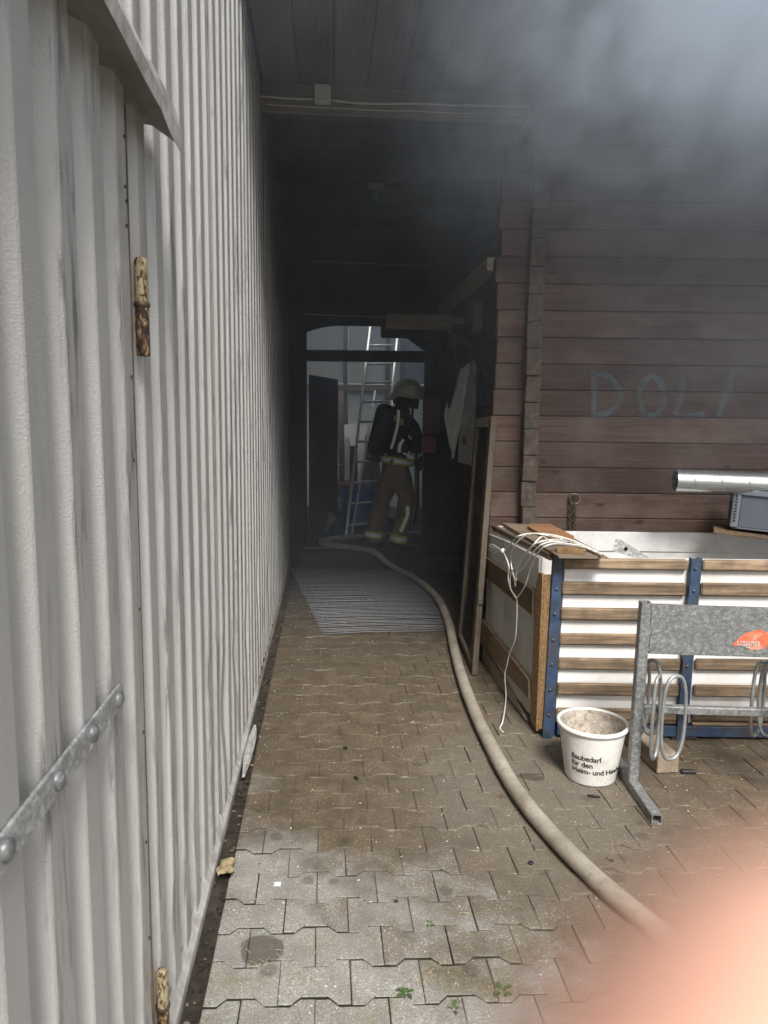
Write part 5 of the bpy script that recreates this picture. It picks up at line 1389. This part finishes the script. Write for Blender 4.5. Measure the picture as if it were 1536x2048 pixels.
m_ = MB(); q = gz(1188, 1592, .006); m_.tube([q + Vector((-.025, .006, 0)), q, q + Vector((.025, -.006, 0))], .006, 6, rfn=lambda t: .5 + .6 * math.sin(math.pi * t)); thing("wood_chip", m_, M_CHAR, "dark curled chip lying in front of the bucket", "wood chip")
m_ = MB(); q = gz(1378, 1543, .008); m_.box(q.x - .035, q.x + .03, q.y - .012, q.y + .012, .0, .016, .004); thing("coal_lump", m_, M_CHAR, "flat black lump on the paving right of the timber block", "coal")
m_ = MB(); q = gz(555, 1768, .002); m_.box(q.x - .011, q.x + .011, q.y - .010, q.y + .010, .0008, .003, .0005); thing("paper_scrap", m_, M_WHITEBOARD, "tiny white paper scrap on the grey paving near the hall", "paper scrap")
# white foam strip and crumpled paper in the gap
m_ = MB(); fy0 = 2.90
m_.blob((hx(fy0 + .2, .030), fy0 + .2, .004), .019, .24, .026, 14, 22, .28, 4, smooth=False, rot=Euler((0, 0, HA)).to_matrix()); thing("foam_strip", m_, plain("white_foam", (.74, .74, .71), .9, 0, .25, 60, (.30, .27, .22), .6, 1, .01), "white foam strip in the gap at the hall foot", "foam strip")
m_ = MB(); q = gz(452, 1738, .012)
m_.grid(lambda a, b_: q + Vector(((a - .5) * .05, (b_ - .5) * .085, .012)) + .020 * mnoise.noise_vector(Vector((a * 3.2, b_ * 3.2, 7))), 9, 12, smooth=False); thing("crumpled_leaf", m_, plain("crumpled_leaf", (.34, .27, .16), .9, 0, .4, 60), "crumpled dry leaf in the gap at the hall foot", "dry leaf")
# dry straws
m_ = MB()
M_STRAW = plain("straw", (.52, .42, .22), .8, 0, .2, 30)
for u, v in ((540, 1925), (520, 1930), (555, 1905), (590, 1950), (460, 1850), (470, 1830), (850, 1950), (870, 1945), (770, 1900), (640, 1880), (930, 1830), (480, 1900)):
    for k in range(2):
        q = gz(u + R.uniform(-12, 12), v + R.uniform(-8, 8), .004); an = R.uniform(0, 6.3); L = R.uniform(.02, .05); d = Vector((math.cos(an), math.sin(an), 0))
        m_.tube(catmull([q, q + d * L * .5 + Vector((R.uniform(-.006, .006), 0, .003)), q + d * L], 3), .0007, 4)
tag(obj("dry_straw", m_, M_STRAW), "dry straws strewn on the front paving", "straw", kind='stuff')
m_ = MB()
for i in range(1500):
    x = R.uniform(-.7, 2.0); y = R.uniform(1.3, 6.5) ** 1.0; q = R.uniform(.0011, .0030)
    if x < hx(y, .06): continue
    m_.blob((x, y, q * .5), q * R.uniform(.8, 1.5), q, q * .7, 5, 3, .4, i, mi=R.choice((0, 0, 0, 1)), smooth=False)
tag(obj("grit", m_, [plain("pale_grit", (.62, .58, .50), .9), M_CHAR]), "pale grit and crumbs scattered on the paving", "grit", kind='stuff')

# ------------------------------------------------------------------ the photographer's finger close to the lens
CM = cam.matrix_world.copy()
def C(x, y, z): return CM @ Vector((x * .001, y * .001, z * .001))
hand = empty("hand", C(30, -40, 10), "blurred fingertip of the photographer's hand close to the lens at the lower right", "hand")
def hand_skin():
    b = NB("finger_skin"); co = b.obj(False); n = b.noise(co, 160, 4)
    c = b.ramp(n, [(.3, (.84, .48, .36)), (.7, (.92, .55, .42))])
    return b.bsdf(c, .5, 0, b.bump(n, .2, .0005), .4, Subsurface_Weight=.35, Subsurface_Radius=(.006, .0025, .0015), Subsurface_Scale=1.0)
FT = (5.4, -12.3, -12.9)
HS = 1
fing = [[(C(70, -95, 60), .030, .022), (C(45, -72, 40), .032, .018), (C(31, -45, 17), .0098), (C(22, -31, -2), .0090), (C(14, -21, -9), .0085), (C(*FT), .0080), (C(FT[0] - 2.6, FT[1] + 2.2, FT[2] - 1.5), .0062)],
        [(C(45, -72, 40), .032, .018), (C(46, -62, 18), .0098), (C(44, -52, 0), .009), (C(40, -50, -8), .0080), (C(34, -52, -12), .0065)],
        [(C(45, -72, 40), .032, .018), (C(58, -74, 17), .0095), (C(58, -66, -2), .009), (C(52, -64, -10), .0078), (C(45, -66, -12), .0062)],
        [(C(45, -72, 40), .032, .018), (C(68, -86, 18), .0088), (C(69, -80, 2), .008), (C(64, -78, -7), .007), (C(58, -80, -9), .0055)],
        [(C(70, -95, 60), .030, .022), (C(50, -98, 62), .014), (C(24, -92, 50), .0110), (C(4, -86, 42), .0095), (C(-8, -84, 38), .0065)],
        [(C(70, -95, 60), .030, .022), (C(95, -125, 85), .027, .022), (C(150, -190, 130), .034, .03)]]
skin("hand_body", fing, hand_skin(), hand, 3)

# ------------------------------------------------------------------ smoke
def smoke_mat():
    b = NB("smoke_volume"); p = b.pos(); x, y, z = b.xyz(p)
    # billows leaning outwards
    w = b.n("ShaderNodeVectorMath", {'operation': 'ADD'}, i0=b.scl(p, (1.0, .8, 1.25)), i1=(3.1, .7, 9.2)).outputs[0]
    n1 = b.noise(w, 1.1, 6, .6, .9); n2 = b.noise(b.scl(w, (1.0, .7, .75)), 3.6, 5, .65, 1.3)
    bil = b.math('ADD', b.math('ADD', .10, b.math('MULTIPLY', b.sstep(n1, .34, .64), .65)), b.math('MULTIPLY', b.sstep(n2, .38, .66), .55))
    hgt = b.sstep(b.math('ADD', z, b.math('MULTIPLY', x, .12)), 2.1, 3.5)
    hgt = b.math('MULTIPLY', hgt, hgt)
    front = b.sstep(y, 2.1, 3.5)
    side = b.math('ADD', .16, b.math('MULTIPLY', b.sstep(x, -.1, 2.1), .84))
    roll = b.math('MULTIPLY', b.math('MULTIPLY', b.math('MULTIPLY', hgt, front), side), b.math('MULTIPLY', bil, 1.35))
    # the thick of the plume, out under the eaves on the right
    plume = b.math('MULTIPLY', b.math('MULTIPLY', b.sstep(x, -.1, 1.9), b.sstep(b.math('ADD', z, b.math('MULTIPLY', bil, .35)), 2.8, 3.6)), b.math('MULTIPLY', b.sstep(y, 1.9, 3.0), b.sstep(y, 4.4, 3.4)))
    roll = b.math('ADD', roll, b.math('MULTIPLY', plume, b.math('ADD', .35, b.math('MULTIPLY', bil, 2.3))))
    thin = b.math('MULTIPLY', b.math('MULTIPLY', b.sstep(x, .0, 2.2), b.sstep(y, 2.4, 4.0)), b.math('MULTIPLY', b.sstep(z, .9, 2.5), b.math('ADD', .08, b.math('MULTIPLY', bil, .24))))
    wisp = b.math('MULTIPLY', b.math('MULTIPLY', b.sstep(x, -.2, .65), b.sstep(x, 1.5, .9)), b.math('MULTIPLY', b.math('MULTIPLY', b.sstep(y, 3.6, 4.3), b.sstep(y, 5.6, 4.8)), b.math('MULTIPLY', b.sstep(z, 2.4, 3.1), b.math('MULTIPLY', bil, .32))))
    roll = b.math('ADD', roll, b.math('ADD', thin, wisp))
    # even smoke filling the passage
    ins = b.math('MULTIPLY', b.sstep(y, 4.2, 5.6), b.math('ADD', .062, b.math('MULTIPLY', b.sstep(z, 1.3, 3.2), .17)))
    ins = b.math('MULTIPLY', ins, b.math('ADD', .55, b.math('MULTIPLY', bil, .6)))
    dens = b.math('ADD', roll, ins)
    # thin out towards the faces of the box
    for v, lo, hi in ((x, -2.0, -1.7), (x, 5.2, 4.0), (y, 1.5, 2.2), (y, 11.0, 10.0), (z, 4.7, 3.9)):
        dens = b.math('MULTIPLY', dens, b.sstep(v, lo, hi))
    vp = b.n("ShaderNodeVolumePrincipled")
    b.set(vp.inputs['Color'], (.74, .84, .96)); b.set(vp.inputs['Density'], dens); b.set(vp.inputs['Anisotropy'], .15)
    b.t.links.new(vp.outputs[0], b.out.inputs['Volume'])
    return b.m
m_ = MB(); m_.box(-2.0, 5.2, 1.5, 11.0, .02, 4.7)
tag(obj("smoke", m_, smoke_mat()), "blue-grey smoke rolling out under the roof of the passage", "smoke", kind='stuff')
